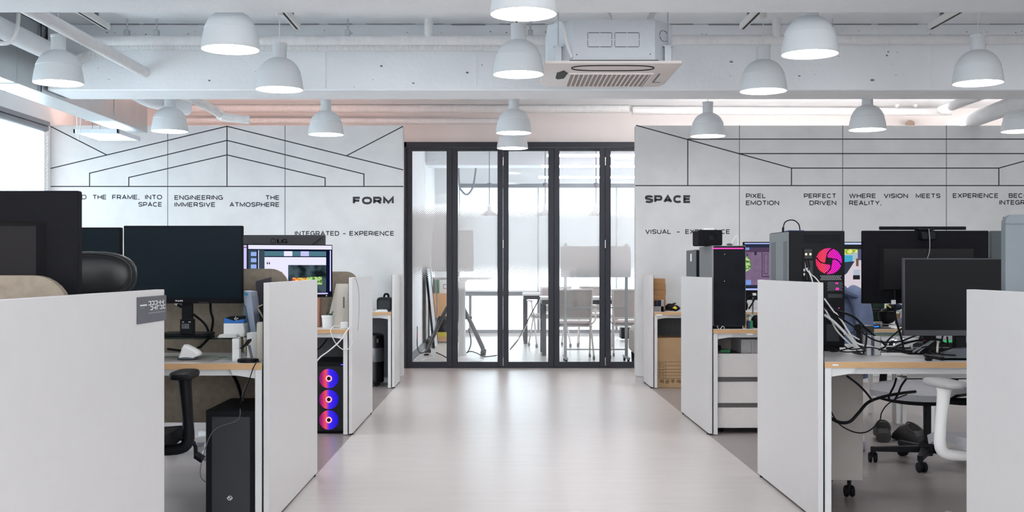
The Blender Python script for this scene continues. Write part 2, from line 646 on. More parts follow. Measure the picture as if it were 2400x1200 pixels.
def blind_mat(name, c, tl):
    m = bpy.data.materials.new(name)
    m.use_nodes = True
    nt = m.node_tree
    nt.nodes.remove(nt.nodes['Principled BSDF'])
    N, L = nt.nodes.new, nt.links.new
    tc = N('ShaderNodeTexCoord')
    n = N('ShaderNodeTexNoise'); n.inputs['Scale'].default_value = 300
    L(tc.outputs['Object'], n.inputs[0])
    mxc = N('ShaderNodeMix'); mxc.data_type = 'RGBA'
    mxc.inputs[6].default_value = tuple(v * 0.95 for v in c) + (1,)
    mxc.inputs[7].default_value = tuple(c) + (1,)
    L(n.outputs['Fac'], mxc.inputs[0])
    d = N('ShaderNodeBsdfDiffuse'); tr = N('ShaderNodeBsdfTranslucent')
    L(mxc.outputs[2], d.inputs[0]); L(mxc.outputs[2], tr.inputs[0])
    mx = N('ShaderNodeMixShader'); mx.inputs[0].default_value = tl
    L(d.outputs[0], mx.inputs[1]); L(tr.outputs[0], mx.inputs[2])
    L(mx.outputs[0], nt.nodes['Material Output'].inputs[0])
    return m


BLIND = blind_mat('roller_blind_fabric', (0.88, 0.95, 0.98), 0.62)
FROST = blind_mat('frosted_window_glass', (0.92, 0.95, 0.96), 0.7)

# ------------------------------------------------------------------ the setting
XL, XR = -1.01, 1.385                 # aisle faces of the end panels
DW, DD, DB = 11.34, 12.98, 19.1       # feature wall, glass doors, far windows
SLAB = 2.927
WL, WR = -4.45, 6.45
YB = -3.2                             # wall behind the camera

b = MB(); b.box(XL - .005, XR + .005, YB, DW, -.05, 0); b.box(WL, WR, DW, DD, -.05, 0)
struct('floor', b, FLOOR, 'pale greige vinyl floor of the central aisle', 'floor')
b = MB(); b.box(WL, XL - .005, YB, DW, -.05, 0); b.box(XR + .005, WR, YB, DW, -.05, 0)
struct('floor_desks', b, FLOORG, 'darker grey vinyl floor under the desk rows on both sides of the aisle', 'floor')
b = MB(); b.box(WL, WR, DD, DB + .3, -.05, 0)
struct('floor_meeting', b, FLOORM, 'pale floor of the meeting room behind the glass doors', 'floor')
b = MB(); b.box(WL - .2, WR + .2, YB - .2, DB + .3, SLAB, SLAB + .2)
struct('ceiling', b, PAINT, 'white painted concrete ceiling slab', 'ceiling')

BM = CZ + 1.31                        # underside of the beams
b = MB(); b.box(WL, WR, 5.46, 5.915, BM, SLAB, .008)
struct('ceiling_beam', b, PAINT, 'white concrete beam crossing the ceiling at the top edge of the view', 'beam')
b = MB(); b.box(-3.36, WR, 8.5, 8.95, BM, SLAB, .008)
# board joints left by the formwork
for px in (762, 1115, 1500, 2182):
    x = X(px, 8.5)
    b.box(x - .004, x + .004, 8.494, 8.5, BM + .02, SLAB - .06)
o = struct('ceiling_beam.001', b, PAINT, 'deep white concrete beam behind the air conditioner', 'beam')
b = MB()
rr = random.Random(3)
x = -2.9
while x < 6.0:                        # ragged joint line where beam and slab were cast
    L = rr.uniform(.1, .6)
    z = Z(56, 8.49) + rr.uniform(-.006, .006)
    b.box(x, x + L, 8.494, 8.5, z - .003, z + .003)
    x += L + rr.uniform(-.02, .12)
struct('ceiling_beam_part', b, mat('joint_line_grey', (150, 152, 156), 0.9), None, None, o)
b = MB()
for k in range(150):                  # dark specks as pits and dirt on the cast face
    big = k % 9 == 0
    x, z = rr.uniform(-3.2, 6.2), (rr.uniform(2.79, 2.88) if k % 3 else rr.uniform(2.46, 2.75))
    r = rr.uniform(.006, .012) if big else rr.uniform(.002, .005)
    b.box(x - r * rr.uniform(.6, 1.8), x + r, 8.4985, 8.5, z - r * .6, z + r * .6)
struct('ceiling_beam_surface', b, mat('pit_speck_grey', (120, 124, 130), 0.9), None, None, o)

# side walls, wall behind the camera, its window openings added to bring in fill light
b = MB()
b.box(WL - .2, WL, YB, DB, 2.55, SLAB); b.box(WL - .2, WL, YB, DB, -.05, .12)
b.box(WL - .2, WL, YB, 5.4, .12, 2.55); b.box(WL - .2, WL, 11.1, DB, .12, 2.55)
struct('wall_left', b, PAINTW, 'white window wall beside the desks', 'wall')
b = MB(); b.box(WR, WR + .2, YB, DB, -.05, SLAB)
struct('wall_right', b, PAINTW, 'white side wall beyond the far desks', 'wall')
b = MB(); b.box(WL, WR, YB - .2, YB, -.05, .6); b.box(WL, WR, YB - .2, YB, 2.75, SLAB)
b.box(WL, -3.9, YB - .2, YB, .6, 2.75); b.box(5.6, WR, YB - .2, YB, .6, 2.75); b.box(.6, .9, YB - .2, YB, .6, 2.75)
struct('wall_behind', b, PAINTW, 'white wall at the near end of the office, wide openings added for fill light', 'wall')
for i, (ya, yb) in enumerate(((5.4, 11.1),)):
    t = Thing('window_%d' % (i + 1), 'tall window with pale roller blinds in the side wall', 'window', (WL, (ya + yb) / 2, .12), kind='structure')
    f = MB()
    for yy in (ya, yb - .05, (ya + yb) / 2 - .02):
        f.box(WL - .14, WL - .09, yy, yy + .05, .12, 2.55)
    f.box(WL - .14, WL - .09, ya, yb, .12, .17); f.box(WL - .14, WL - .09, ya, yb, 2.5, 2.55)
    t.part('window_frame', f, GREYM)
n = 0
for (ya, yb) in ((5.45, 8.3), (8.32, 11.08)):
    t = Thing('roller_blind', 'pale roller blind at the far end of the side wall, near the corner' if ya > 8 else 'pale roller blind on the side wall, the one nearer the camera', 'blind', (WL + .05, (ya + yb) / 2, .35), group='roller blinds')
    f = MB(); f.box(WL + .045, WL + .048, ya + .02, yb - .02, .35, 2.44)
    t.part('fabric', f, BLIND)
    f = MB(); f.cyl((WL + .055, ya, 2.465), (WL + .055, yb, 2.465), .032, 16); f.box(WL + .01, WL + .10, ya, yb, 2.49, 2.53, .004)
    t.part('head_rail', f, GREYM)
    f = MB(); f.box(WL + .035, WL + .06, ya + .02, yb - .02, .33, .36, .004)
    t.part('bottom_bar', f, PLASW)
    f = MB()
    for k in range(90):
        f.ell((WL + .075, yb - .012 + (.008 if k % 2 else -.008), .9 + .0175 * k), .006, .006, .006, 6, 4)
    t.part('bead_chain', f, PLASW)

# far wall with the glass doors: lintel and the two flanking pieces
DX0, DX1 = -1.11, 1.735
LZ = Z(334, DD)
b = MB(); b.box(WL, DX0, DD, DD + .15, -.05, SLAB); b.box(DX1, WR, DD, DD + .15, -.05, SLAB); b.box(DX0, DX1, DD, DD + .15, LZ, SLAB)
struct('wall_far', b, PINK, 'blush white wall above the glass doors', 'wall')

# ---- feature wall of concrete look panels, in two halves either side of the doors
def feature(name, x0, x1, seams, label):
    m = MB(); m.box(x0, x1, DW, DW + .12, .06, Z(294, DW), .003)
    o = struct(name, m, CONC, label, 'wall')
    s = MB()
    for px in seams:
        x = X(px, DW); s.box(x - .004, x + .004, DW - .0008, DW + .002, .06, Z(294, DW))
    struct('trim_seams', s, mat('seam_grey', (120, 122, 126), 0.8), None, None, o)
    k = MB(); k.box(x0 + .01, x1 - .02, DW + .012, DW + .11, 0, .06)
    struct('baseboard_kick', k, EDGE, None, None, o)
    return o
fl = feature('wall_feature_left', WL + .001, X(944.5, DW), (393, 668), 'pale concrete panel wall reading FORM beside the glass doors')
fr = feature('wall_feature_right', X(1490, DW), 6.44, (1733, 1975, 2218, 2461), 'pale concrete panel wall reading SPACE beside the glass doors')

def art(parent, segs, wd=.0105):
    m = MB()
    for (a, c) in segs:
        m.line((X(a[0], DW), Z(a[1], DW)), (X(c[0], DW), Z(c[1], DW)), wd, DW - .0012, DW + .001)
    return struct('trim_line_drawing', m, INK, None, None, parent)
art(fl, [((118, 437), (944, 437)), ((118, 395), (532, 296)), ((532, 296), (944, 398)), ((210, 437), (210, 406)), ((210, 406), (532, 329)), ((532, 329), (853, 408)), ((853, 408), (853, 437)),
         ((302, 437), (302, 416)), ((302, 416), (532, 363)), ((532, 363), (762, 417)), ((762, 417), (762, 437)), ((532, 296), (532, 437)), ((118, 296), (250, 363)), ((943, 297), (814, 364))])
R = [((1490, 435), (2704, 435)), ((1492, 294), (1855, 394)), ((1612, 327), (1612, 435)), ((1855, 394), (1855, 435)), ((1612, 326), (2584, 326)), ((1733, 360), (2463, 360)), ((1855, 394), (2341, 394)),
     ((2341, 394), (2341, 435)), ((2341, 394), (2704, 294)), ((2584, 327), (2584, 435))]
art(fr, R)

def words(parent, items, name='lettering'):
    m = MB()
    for (s, a, c, base, cap, bold) in items:
        caps(m, s, X(a, DW), X(c, DW), Z(base, DW), Z(base - cap, DW), DW - .0012, 0.285 if bold > .02 else .195)
    return struct(name, m, INK, None, None, parent, smooth=False)
words(fl, [('BEYOND', 122, 203, 467.5, 11, .008), ('THE', 217, 250, 467.5, 11, .008), ('FRAME,', 263, 327, 467.5, 11, .008), ('INTO', 340, 380, 467.5, 11, .008), ('SPACE', 324, 380, 484.5, 11, .008),
           ('ENGINEERING', 409, 523, 468.5, 11, .008), ('THE', 622, 655, 468.5, 11, .008), ('IMMERSIVE', 409, 505, 485, 11, .008), ('ATMOSPHERE', 538, 655, 485, 11, .008),
           ('INTEGRATED', 691, 795, 552.5, 11, .008), ('-', 803, 811, 552.5, 11, .0), ('EXPERIENCE', 819, 924, 552.5, 11, .008), ('FORM', 827, 923, 479, 18, .042)])
words(fr, [('SPACE', 1511, 1620, 476, 18.5, .042), ('VISUAL', 1512, 1573, 548.5, 11, .008), ('-', 1585, 1594, 548.5, 11, 0), ('EXPERIENCE', 1606, 1711, 548.5, 11, .008),
           ('PIXEL', 1748, 1795, 464.5, 11, .008), ('PERFECT', 1884, 1960, 464.5, 11, .008), ('EMOTION', 1748, 1826, 481, 11, .008), ('DRIVEN', 1897, 1960, 481, 11, .008),
           ('WHERE', 1990, 2053, 464.5, 11, .008), ('VISION', 2071, 2128, 464.5, 11, .008), ('MEETS', 2146, 2204, 464.5, 11, .008), ('REALITY,', 1990, 2066, 481, 11, .008),
           ('EXPERIENCE', 2233, 2340, 464, 11, .008), ('BECOMES', 2364, 2448, 464, 11, .008), ('INTEGRATED', 2342, 2448, 480, 11, .008)])

# warm cove strip behind the FORM wall; white fill strip added behind the SPACE wall
for (x0, x1, c, st, lb) in ((-4.2, -1.25, (255, 207, 191), 31.0, 'warm light strip hidden behind the top edge of the FORM wall'), (1.4, 6.2, (255, 247, 243), 84.0, 'unseen white fill strip added behind the top edge of the SPACE wall')):
    t = Thing('light_strip', lb, 'light strip', ((x0 + x1) / 2, DW + .16, Z(294, DW) - .06))
    m = MB(); m.box(x0, x1, DW + .12, DW + .18, Z(294, DW) - .06, Z(294, DW) - .04)
    t.part('profile', m, GREYM)
    m = MB(); m.box(x0 + .01, x1 - .01, DW + .125, DW + .175, Z(294, DW) - .04, Z(294, DW) - .03)
    t.part('diffuser', m, emit('cove_glow_%d' % int(st), c, st))

# ---- folding glass doors
b = MB()
b.box(DX0, DX1, DD - .06, DD + .06, Z(346, DD), LZ); b.box(DX0, DX0 + .03, DD - .06, DD + .06, 0, LZ); b.box(DX1 - .03, DX1, DD - .06, DD + .06, 0, LZ)
b.box(DX0, DX1, DD - .03, DD + .03, 0, .012)
struct('trim_door_frame', b, DFRAME, 'charcoal outer frame and head track of the folding glass doors', 'door frame')
edges = [-1.08] + [X(v, DD) for v in (1060, 1179, 1298, 1418)] + [1.705]
ordn = ['first', 'second', 'third', 'fourth', 'fifth']
for i in range(5):
    x0, x1 = edges[i] + .0005, edges[i + 1] - .0005
    t = Thing('door_%d' % (i + 1), 'narrow charcoal framed glass folding door leaf, %s from the wall reading FORM' % ordn[i], 'door', ((x0 + x1) / 2, DD, 0), kind='structure')
    f = MB(); st = .062; zt, zb = Z(347, DD), .013
    f.box(x0, x0 + st, DD - .025, DD + .025, zb, zt, .003); f.box(x1 - st, x1, DD - .025, DD + .025, zb, zt, .003)
    f.box(x0 + st, x1 - st, DD - .025, DD + .025, zt - .035, zt); f.box(x0 + st, x1 - st, DD - .025, DD + .025, zb, zb + .055)
    t.part('leaf_frame', f, DFRAME)
    g = MB(); g.box(x0 + st - .005, x1 - st + .005, DD - .004, DD + .004, zb + .05, zt - .03)
    t.part('glass_pane', g, GLASS)
    g = MB(); g.add([(x0 + st, DD - .0055, .93), (x1 - st, DD - .0055, .93), (x1 - st, DD - .0055, 1.9), (x0 + st, DD - .0055, 1.9)], [(0, 1, 2, 3)])
    o = g.build('privacy_film', FILM, t.o, None)
    o.location = -t.loc
    for v in o.data.vertices:
        pass
    o.location = (-t.loc.x, -t.loc.y, 0)
    if i in (1, 3):
        for z0 in (.03, 1.35, 2.28):
            h = MB(); h.cyl((x1 + .0015, DD - .03, z0), (x1 + .0015, DD - .03, z0 + .09), .006, 10)
            t.part('hinge', h, CHROME)

# ---- meeting room shell behind the doors
MX = -1.12
b = MB(); b.box(MX - .1, MX, DD + .15, DB, 0, SLAB)
struct('wall_meeting_left', b, PAINTW, 'white partition wall inside the meeting room', 'wall')
b = MB(); b.box(MX, MX + .04, DD + .15, DB, 0, .08)
struct('baseboard_meeting', b, GREYM, 'grey skirting along the meeting room wall', 'baseboard')
b = MB(); b.box(MX, X(1074, DB), DB, DB + .2, 0, SLAB); b.box(X(1074, DB), WR, DB, DB + .2, 2.5, SLAB)
b.box(X(1074, DB), WR, DB, DB + .2, 0, .05)
struct('wall_meeting_far', b, PAINTW, 'white window wall at the far end of the meeting room', 'wall')
b = MB(); b.box(MX, WR, 16.8, 17.3, CZ + 1.5, SLAB)
struct('ceiling_beam.002', b, PAINT, 'white beam inside the meeting room', 'beam')
t = Thing('window_3', 'wide frosted lower window with grey sill rail in the meeting room', 'window', (1.5, DB, 0), kind='structure')
f = MB(); f.box(X(1074, DB), WR, DB - .04, DB + .06, .665, .735, .004); f.box(X(1074, DB), WR, DB - .02, DB + .06, .05, .10)
for px in (1078, 1102, 1262, 1445, 1640):
    x = X(px, DB); f.box(x - .02, x + .02, DB, DB + .06, .1, .67); f.box(x - .02, x + .02, DB + .02, DB + .06, .735, 2.5)
t.part('window_frame', f, GREYM)
f = MB(); f.box(X(1074, DB), WR, DB + .03, DB + .04, .1, .67)
t.part('frosted_pane', f, FROST)
bl = [X(v, DB) for v in (1076, 1261, 1444, 1640)] + [6.4]
for i in range(4):
    t = Thing('roller_blind', 'white roller blind in the meeting room window, %s from the partition wall' % ordn[i], 'blind', ((bl[i] + bl[i + 1]) / 2, DB - .05, .74), group='roller blinds in the meeting room')
    f = MB(); f.box(bl[i] + .012, bl[i + 1] - .012, DB - .055, DB - .052, .74, 2.45)
    t.part('fabric', f, BLIND)
    f = MB(); f.cyl((bl[i], DB - .05, 2.485), (bl[i + 1], DB - .05, 2.485), .035, 14)
    t.part('head_rail', f, GREYM)
    f = MB(); f.box(bl[i] + .012, bl[i + 1] - .012, DB - .065, DB - .04, .735, .76)
    t.part('bottom_bar', f, PLASW)

# ------------------------------------------------------------------ pendants
def lamp(name, label, x, y, zb, ztop, s=1.0, group='white dome pendant lamps'):
    t = Thing(name, label, 'pendant lamp', (x, y, zb), group=group, local=True)
    p = [(.151, 0), (.155, .002), (.1545, .012), (.151, .04), (.145, .075), (.136, .107), (.1385, .110), (.131, .128), (.115, .158), (.093, .182), (.067, .198), (.048, .206), (.0465, .212), (.045, .288), (.0485, .292), (.0485, .304), (.030, .307), (0, .307)]
    q = [(0, .30), (.03, .20), (.09, .175), (.128, .12), (.143, .06), (.149, .02), (.151, 0)]
    m = MB(); m.lathe([(r * s, h * s) for r, h in p], seg=40, cap=False); m.lathe([(r * s, h * s) for r, h in q], seg=40, cap=False)
    t.part('lamp_shade', m, LAMPW)
    m = MB(); m.lathe([(0, .014 * s), (.142 * s, .016 * s), (.143 * s, .024 * s), (0, .026 * s)], seg=32)
    t.part('diffuser', m, BULB, label='glowing white diffuser')
    m = MB(); m.cyl((0, 0, .305 * s), (0, 0, ztop - zb), .0032, 8)
    t.part('cord', m, PLASW)
    m = MB(); m.cyl((0, 0, ztop - zb - .05), (0, 0, ztop - zb), .022, 14)
    t.part('ceiling_cup', m, PLASW)
    return t
TRZ = CZ + 1.70
HB = CZ + 1.166
L = [(540, 128.5, 136, 'pendant above the near monitor back, cut off by the ceiling beam'), (655, 216.5, 111, 'dome pendant before the deep beam, above the black monitors'), (137, 214.5, 115, 'dome pendant hanging beside the galvanised duct'),
     (764, 319.5, 83, 'dome pendant in front of the word FORM panel'), (398, 314.5, 85, 'dome pendant in front of the drawn roof ridge and the duct end'),
     (1227, 32, 158, 'pendant over the aisle cut off by the top edge of the picture'), (1215, 181, 119, 'pendant over the aisle beside the air conditioner'), (1204, 307, 84, 'pendant before the lintel, higher of an overlapping pair over the aisle'),
     (1201, 348, 73, 'pendant before the door head, lower of an overlapping pair over the aisle'),
     (1898, 138, 133, 'pendant above the graphics tower, cut off by the ceiling beam'), (1789, 218.5, 110, 'dome pendant before the deep beam, over the computer towers'), (2292, 215.5, 115, 'dome pendant with a long cord over the monitor light bar'),
     (1659, 320.5, 82, 'dome pendant in front of the word SPACE panel'), (2033, 320.5, 86, 'dome pendant above the words where vision meets reality'), (2391, 317, 85, 'dome pendant at the edge of the picture above the word EXPERIENCE')]
for (px, py, wd, lb) in L:
    d = F * .31 / wd
    if d > 6 and d < 6.4: d = max(d, 6.12)
    if px == 1215: d = 6.95
    if wd < 90: d = max(d, 9.6)
    x = X(px, d)
    zt = SLAB - .001
    if 6 < d < 8.4: zt = TRZ
    lamp('pendant_lamp', 'white ' + lb, x, d, HB if wd > 80 else Z(348, d), zt)
# lighting tracks the pendants hang from
for (px, py, x, lb) in ((700, 68, -1.462, 'over the black monitors'), (215, 62, -2.82, 'beside the duct'), (1210, 62, .098, 'over the aisle'), (1740, 80, 1.71, 'over the computer towers'), (2190, 78, 3.05, 'over the monitor light bar')):
    t = Thing('light_track', 'slim aluminium lighting track ' + lb, 'lighting track', (x, 7.0, TRZ), group='lighting tracks')
    m = MB(); m.box(x - .02, x + .02, 5.93, 8.22, TRZ, TRZ + .045)
    t.part('rail', m, PLASW)
    m = MB(); m.box(x - .008, x + .008, 5.93, 8.20, TRZ - .0015, TRZ + .002)
    t.part('slot', m, BLACK)
    for yy in (6.6, 8.0):
        m = MB(); m.cyl((x, yy, TRZ + .04), (x, yy, SLAB), .005, 8); m.box(x - .012, x + .012, yy - .012, yy + .012, TRZ + .045, TRZ + .1)
        t.part('hanger', m, GREYM)

# ------------------------------------------------------------------ pipes and duct
def pipe(name, label, pts, r, m=PIPE, seg=16, smooth=0):
    return single(name, MB().tube(pts, r, seg, smooth), m, label, 'pipe')
zA = Z(95, 8.33)
o = single('water_pipe', MB().tube([(-3.05, 8.33, zA), (WR, 8.33, zA + .01)], .036, 16), PIPE, 'white wrapped pipe running along the deep beam', 'pipe')
for i, (px, py) in enumerate(((367, 30), (298, 30), (815, 30), (1243, 30), (1951, 30))):
    x = X(px, 8.33)
    m = MB(); m.cyl((x, 8.33, zA + .03), (x, 8.33, SLAB), .006, 8); m.box(x - .018, x + .018, 8.31, 8.35, zA + .03, zA + .075, .004)
    q = m.build('hanger_clamp', mat('zinc', (196, 200, 204), 0.4, 0.6), o, o.location)
for (px, lb) in ((1005, 'between the pendants and the air conditioner'), (1820, 'beside the ceiling track')):
    x = X(px, 8.33)
    t = Thing('sprinkler', 'wrapped upright sprinkler riser on the beam pipe ' + lb, 'sprinkler', (x, 8.33, zA + .035))
    m = MB(); m.lathe([(.034, 0), (.033, .05), (.031, .14), (.02, .15), (0, .15)], (x, 8.33, zA + .02), 16)
    t.part('body', m, PIPE)
    m = MB(); m.cyl((x, 8.33, zA + .165), (x, 8.33, zA + .19), .009, 10); m.cyl((x, 8.33, zA + .19), (x, 8.33, zA + .212), .014, 10); m.box(x - .02, x + .02, 8.32, 8.34, zA + .21, zA + .216)
    t.part('head', m, BLACK)
zB = Z(106, 8.42)
pipe('drain_pipe', 'taped pipe tucked beneath the beam pipe and curving to the big pipe', [P(172, 140, 8.2), P(192, 134, 8.3), P(225, 122, 8.4), P(262, 111, 8.43), (X(330, 8.44), 8.44, zB), (X(700, 8.44), 8.44, zB - .004), (X(1190, 8.44), 8.44, zB - .004)], .034, mat('taped_pipe', (226, 228, 230), 0.6, var=0.14, scale=22, bump=0.6, bscale=20, stretch=(6, 1, 1)), smooth=6)
xs, zs = X(340, 8.5), Z(170, 8.5)
m = MB(); m.tube([(xs, 5.916, zs), (xs, 8.499, zs)], .040, 16); m.tube([(xs, 8.951, zs), (xs, 10.6, zs), (xs + .02, 10.75, zs - .03), (xs + .25, 10.85, zs - .05)], .040, 16, 3)
single('conduit_pipe', m, PIPE, 'straight white pipe running through the deep beam towards the back wall', 'pipe')
xs, zs = X(172, 8.5), Z(147, 8.5)
m = MB(); m.tube([(xs, 5.916, zs), (xs, 8.499, zs)], .066, 20); m.tube([(xs, 8.951, zs), (xs, 9.9, zs), (xs + .05, 10.2, zs - .03), (xs + .3, 10.5, zs - .06)], .066, 20, 3)
o = single('insulated_pipe', m, mat('insulation_wrap', (234, 237, 240), 0.5, var=0.05, scale=7, bump=0.5, bscale=18), 'thick insulated white pipe beside the duct, clamped to the slab', 'pipe')
m = MB()
for yy in (7.3,):
    m.tube([(xs - .09, yy, zs + .08), (xs - .085, yy, zs - .03), (xs - .04, yy, zs - .085), (xs + .04, yy, zs - .085), (xs + .085, yy, zs - .03), (xs + .1, yy, zs + .1)], .014, 8, 4)
    m.cyl((xs - .09, yy, zs + .08), (xs - .01, yy, zs + .25), .006, 6); m.cyl((xs + .1, yy, zs + .1), (xs - .01, yy, zs + .25), .006, 6); m.cyl((xs - .01, yy, zs + .24), (xs - .01, yy, SLAB - .001), .006, 6)
m.build('clamp', PLASW, o, o.location)
t = Thing('air_duct', 'galvanised rectangular air duct along the window side of the ceiling', 'duct', (-3.5, 7, CZ + 1.285))
m = MB(); m.box(-3.62, -3.375, 1.5, 10.95, CZ + 1.285, SLAB - .02, .004)
t.part('casing', m, GALV)
m = MB()
for yy in (3.2, 5.6, 8.0, 10.0):
    m.box(-3.625, -3.37, yy, yy + .02, CZ + 1.28, SLAB - .015)
t.part('flange', m, GALV)
m = MB(); m.cyl((-3.365, 8.40, CZ + 1.285), (-3.365, 8.40, SLAB), .005, 8); m.cyl((-3.63, 8.40, CZ + 1.285), (-3.63, 8.40, SLAB), .005, 8)
t.part('hanger', m, mat('dark_steel', (60, 72, 100), 0.4, 0.5))
# pipes on the wall above the panels
pipe('wall_pipe', 'pale pipe along the back wall under the slab', [P(372, 254, 12.7), P(1475, 256, 12.7)], .043)
pipe('wall_pipe.001', 'thinner pale pipe below it on the back wall, above the drawn roof', [P(430, 283, 12.75), P(1170, 284, 12.75)], .034)
pipe('wall_pipe.002', 'pale pipe above the word SPACE wall that bends out towards the room', [P(1482, 259, 12.7), P(2165, 262, 12.7), P(2205, 258, 12.3), P(2262, 236, 10.0), P(2300, 222, 9.2)], .044, smooth=4)
pipe('wall_pipe.003', 'thick pipe slanting up to the ceiling beam by the edge pendant', [P(2225, 300, 12.4), P(2290, 277, 11.2), P(2390, 240, 9.6), P(2470, 214, 9.1)], .075)
m = MB(); m.cyl(P(2133, 292, 12.97), P(2133, 292, 12.8), .05, 18)
single('pipe_stub', m, mat('brown_cap', (150, 130, 115), 0.7), 'round brown pipe end poking out above the panel wall', 'pipe')
for i, (px) in enumerate((2102, 2145)):
    m = MB(); m.cyl(P(px, 236, 12.7), P(px, 252, 12.7), .012, 8); m.box(X(px, 12.7) - .02, X(px, 12.7) + .02, 12.68, 12.72, Z(250, 12.7), Z(241, 12.7), .004)
    single('pipe_hanger', m, PIPE, 'small pipe hanger above the panel wall, ' + ('one nearer the graphics tower' if i == 0 else 'one nearer the slanting pipes'), 'hanger', group='pipe hangers')
# cable drop by the duct and hanging tray light
pts = [P(222, 262, 10.7), P(236, 272, 10.7), P(252, 274, 10.7), P(262, 262, 10.7), P(268, 238, 10.7), (X(268, 10.7), 10.7, SLAB)]
single('ceiling_cable', MB().tube(pts, .011, 8, 5), GREYM, 'grey looping cable hanging against the duct', 'cable')
t = Thing('pendant_panel_light', 'flat glowing panel light hanging by the duct in front of the drawn line', 'lamp', (X(224, 10.4), 10.4, Z(312, 10.4)))
x0, x1 = X(171, 10.3), X(278, 10.3)
z0 = Z(312.5, 10.3)
m = MB(); m.box(x0, x1, 10.3, 10.32, z0, z0 + .04, .003); m.box(x0, x1, 10.9, 10.92, z0, z0 + .04, .003); m.box(x0, x0 + .02, 10.3, 10.9, z0, z0 + .04, .003); m.box(x1 - .02, x1, 10.3, 10.9, z0, z0 + .04, .003)
t.part('frame', m, mat('bright_aluminium', (225, 232, 240), 0.3, 0.4))
m = MB(); m.box(x0 + .02, x1 - .02, 10.32, 10.9, z0 + .005, z0 + .02)
t.part('diffuser', m, emit('panel_light_glow', (235, 246, 255), 2.5))
m = MB()
for xx in (x0 + .03, x0 + .17):
    m.cyl((xx, 10.31, z0 + .03), (xx, 10.31, SLAB), .003, 6); m.cyl((xx, 10.91, z0 + .03), (xx, 10.91, SLAB), .003, 6)
t.part('hanger', m, GREYM)
m = MB(); m.tube([P(180, 240, 10.25), P(180, 285, 10.25), P(184, 328, 10.25), P(189, 285, 10.25), P(188, 240, 10.25)], .005, 6, 6)
t.part('cord', m, PLASW)

# ------------------------------------------------------------------ ceiling cassette air conditioner
zp = CZ + 1.25
s1 = 7.06
t = Thing('air_conditioner', 'white ceiling cassette air conditioner hanging below the slab', 'air conditioner', (.70, 7.45, zp))
x0, x1, y0, y1 = X(1276, s1), X(1600, s1), 7.06, 7.85
m = MB(); 
m.prism([(x0 + .006, y0), (x1 - .006, y0), (x1, y0 + .006), (x1, y1 - .006), (x1 - .006, y1), (x0 + .006, y1), (x0, y1 - .006), (x0, y0 + .006)], zp + .004, zp + .02, 'xy')
xi0, xi1, yi0, yi1 = x0 + .05, x1 - .05, y0 + .16, y1 - .04
m.add([(x0, y0, zp + .004), (x1, y0, zp + .004), (x1, y1, zp + .004), (x0, y1, zp + .004), (xi0, yi0, zp - .022), (xi1, yi0, zp - .022), (xi1, yi1, zp - .022), (xi0, yi1, zp - .022)], [(0, 1, 5, 4), (1, 2, 6, 5), (2, 3, 7, 6), (3, 0, 4, 7), (4, 5, 6, 7)])
PNL = mat('cassette_panel', (232, 224, 220), 0.5, var=0.01)
m.f = m.f; pn = t.part('panel', m, PNL)
# vane outline on the sloping front band
def on_slope(x, v): return (x, y0 + v * .16, zp + .003 - .026 * v)
m = MB()
cx = X(1437, 7.12)
pts = []
for k in range(49):
    a = 2 * PI * k / 48
    ex = math.copysign(abs(math.cos(a)) ** .55, math.cos(a)); ey = math.copysign(abs(math.sin(a)) ** .9, math.sin(a))
    pts.append(on_slope(cx + .255 * ex, .52 + .30 * ey))
m.tube(pts, .004, 6, cap=False)
t.sub(pn, 'vane_outline', m, BLACK)
gx0, gx1, gy0, gy1 = x0 + .17, x1 - .17, yi0 + .05, yi1 - .04
m = MB(); m.box(gx0, gx1, gy0, gy1, zp - .0245, zp - .022)
t.sub(pn, 'intake_filter', m, mat('filter_grey', (158, 150, 146), 0.7, var=0.05))
m = MB()
for k in range(18):
    xx = gx0 + (gx1 - gx0) * k / 17
    m.box(xx - .004, xx + .004, gy0, gy1, zp - .030, zp - .024)
m.box(gx0 - .006, gx1 + .02, gy0 - .008, gy0, zp - .030, zp - .022); m.box(gx0 - .006, gx1 + .02, gy1, gy1 + .008, zp - .030, zp - .022); m.box(gx1, gx1 + .02, gy0, gy1, zp - .030, zp - .022)
t.sub(pn, 'intake_grille', m, PNL)
m = MB(); m.prism([(x0 + .085, yi0 + .02), (x0 + .125, yi0 - .03), (x0 + .155, yi0 + .03), (x0 + .14, yi0 + .24), (x0 + .10, yi0 + .27), (x0 + .085, yi0 + .22)], zp - .0245, zp - .020, 'xy')
t.sub(pn, 'service_opening', m, BLACK)
m = MB(); m.box(x1 - .115, x1 - .105, yi0 + .07, yi0 + .40, zp - .0245, zp - .02); m.box(x1 - .115, x1 - .06, yi0 + .395, yi0 + .402, zp - .0245, zp - .02)
t.sub(pn, 'corner_cover', m, GREYD)
fx0, fx1 = X(1342, 7.12), X(1535, 7.12)
bx0, bx1 = X(1284, 7.28), X(1576, 7.28)
m = MB(); zt = Z(46, 7.12)
m.prism([(fx0, 7.12), (fx1, 7.12), (bx1, 7.28), (bx1, 7.70), (fx1, 7.82), (fx0, 7.82), (bx0, 7.70), (bx0, 7.28)], zp + .02, zt, 'xy')
bd = t.part('body', m, mat('cassette_metal', (222, 226, 232), 0.4, 0.0, var=0.02, scale=30), smooth=False)
m = MB(); yy = 7.1195
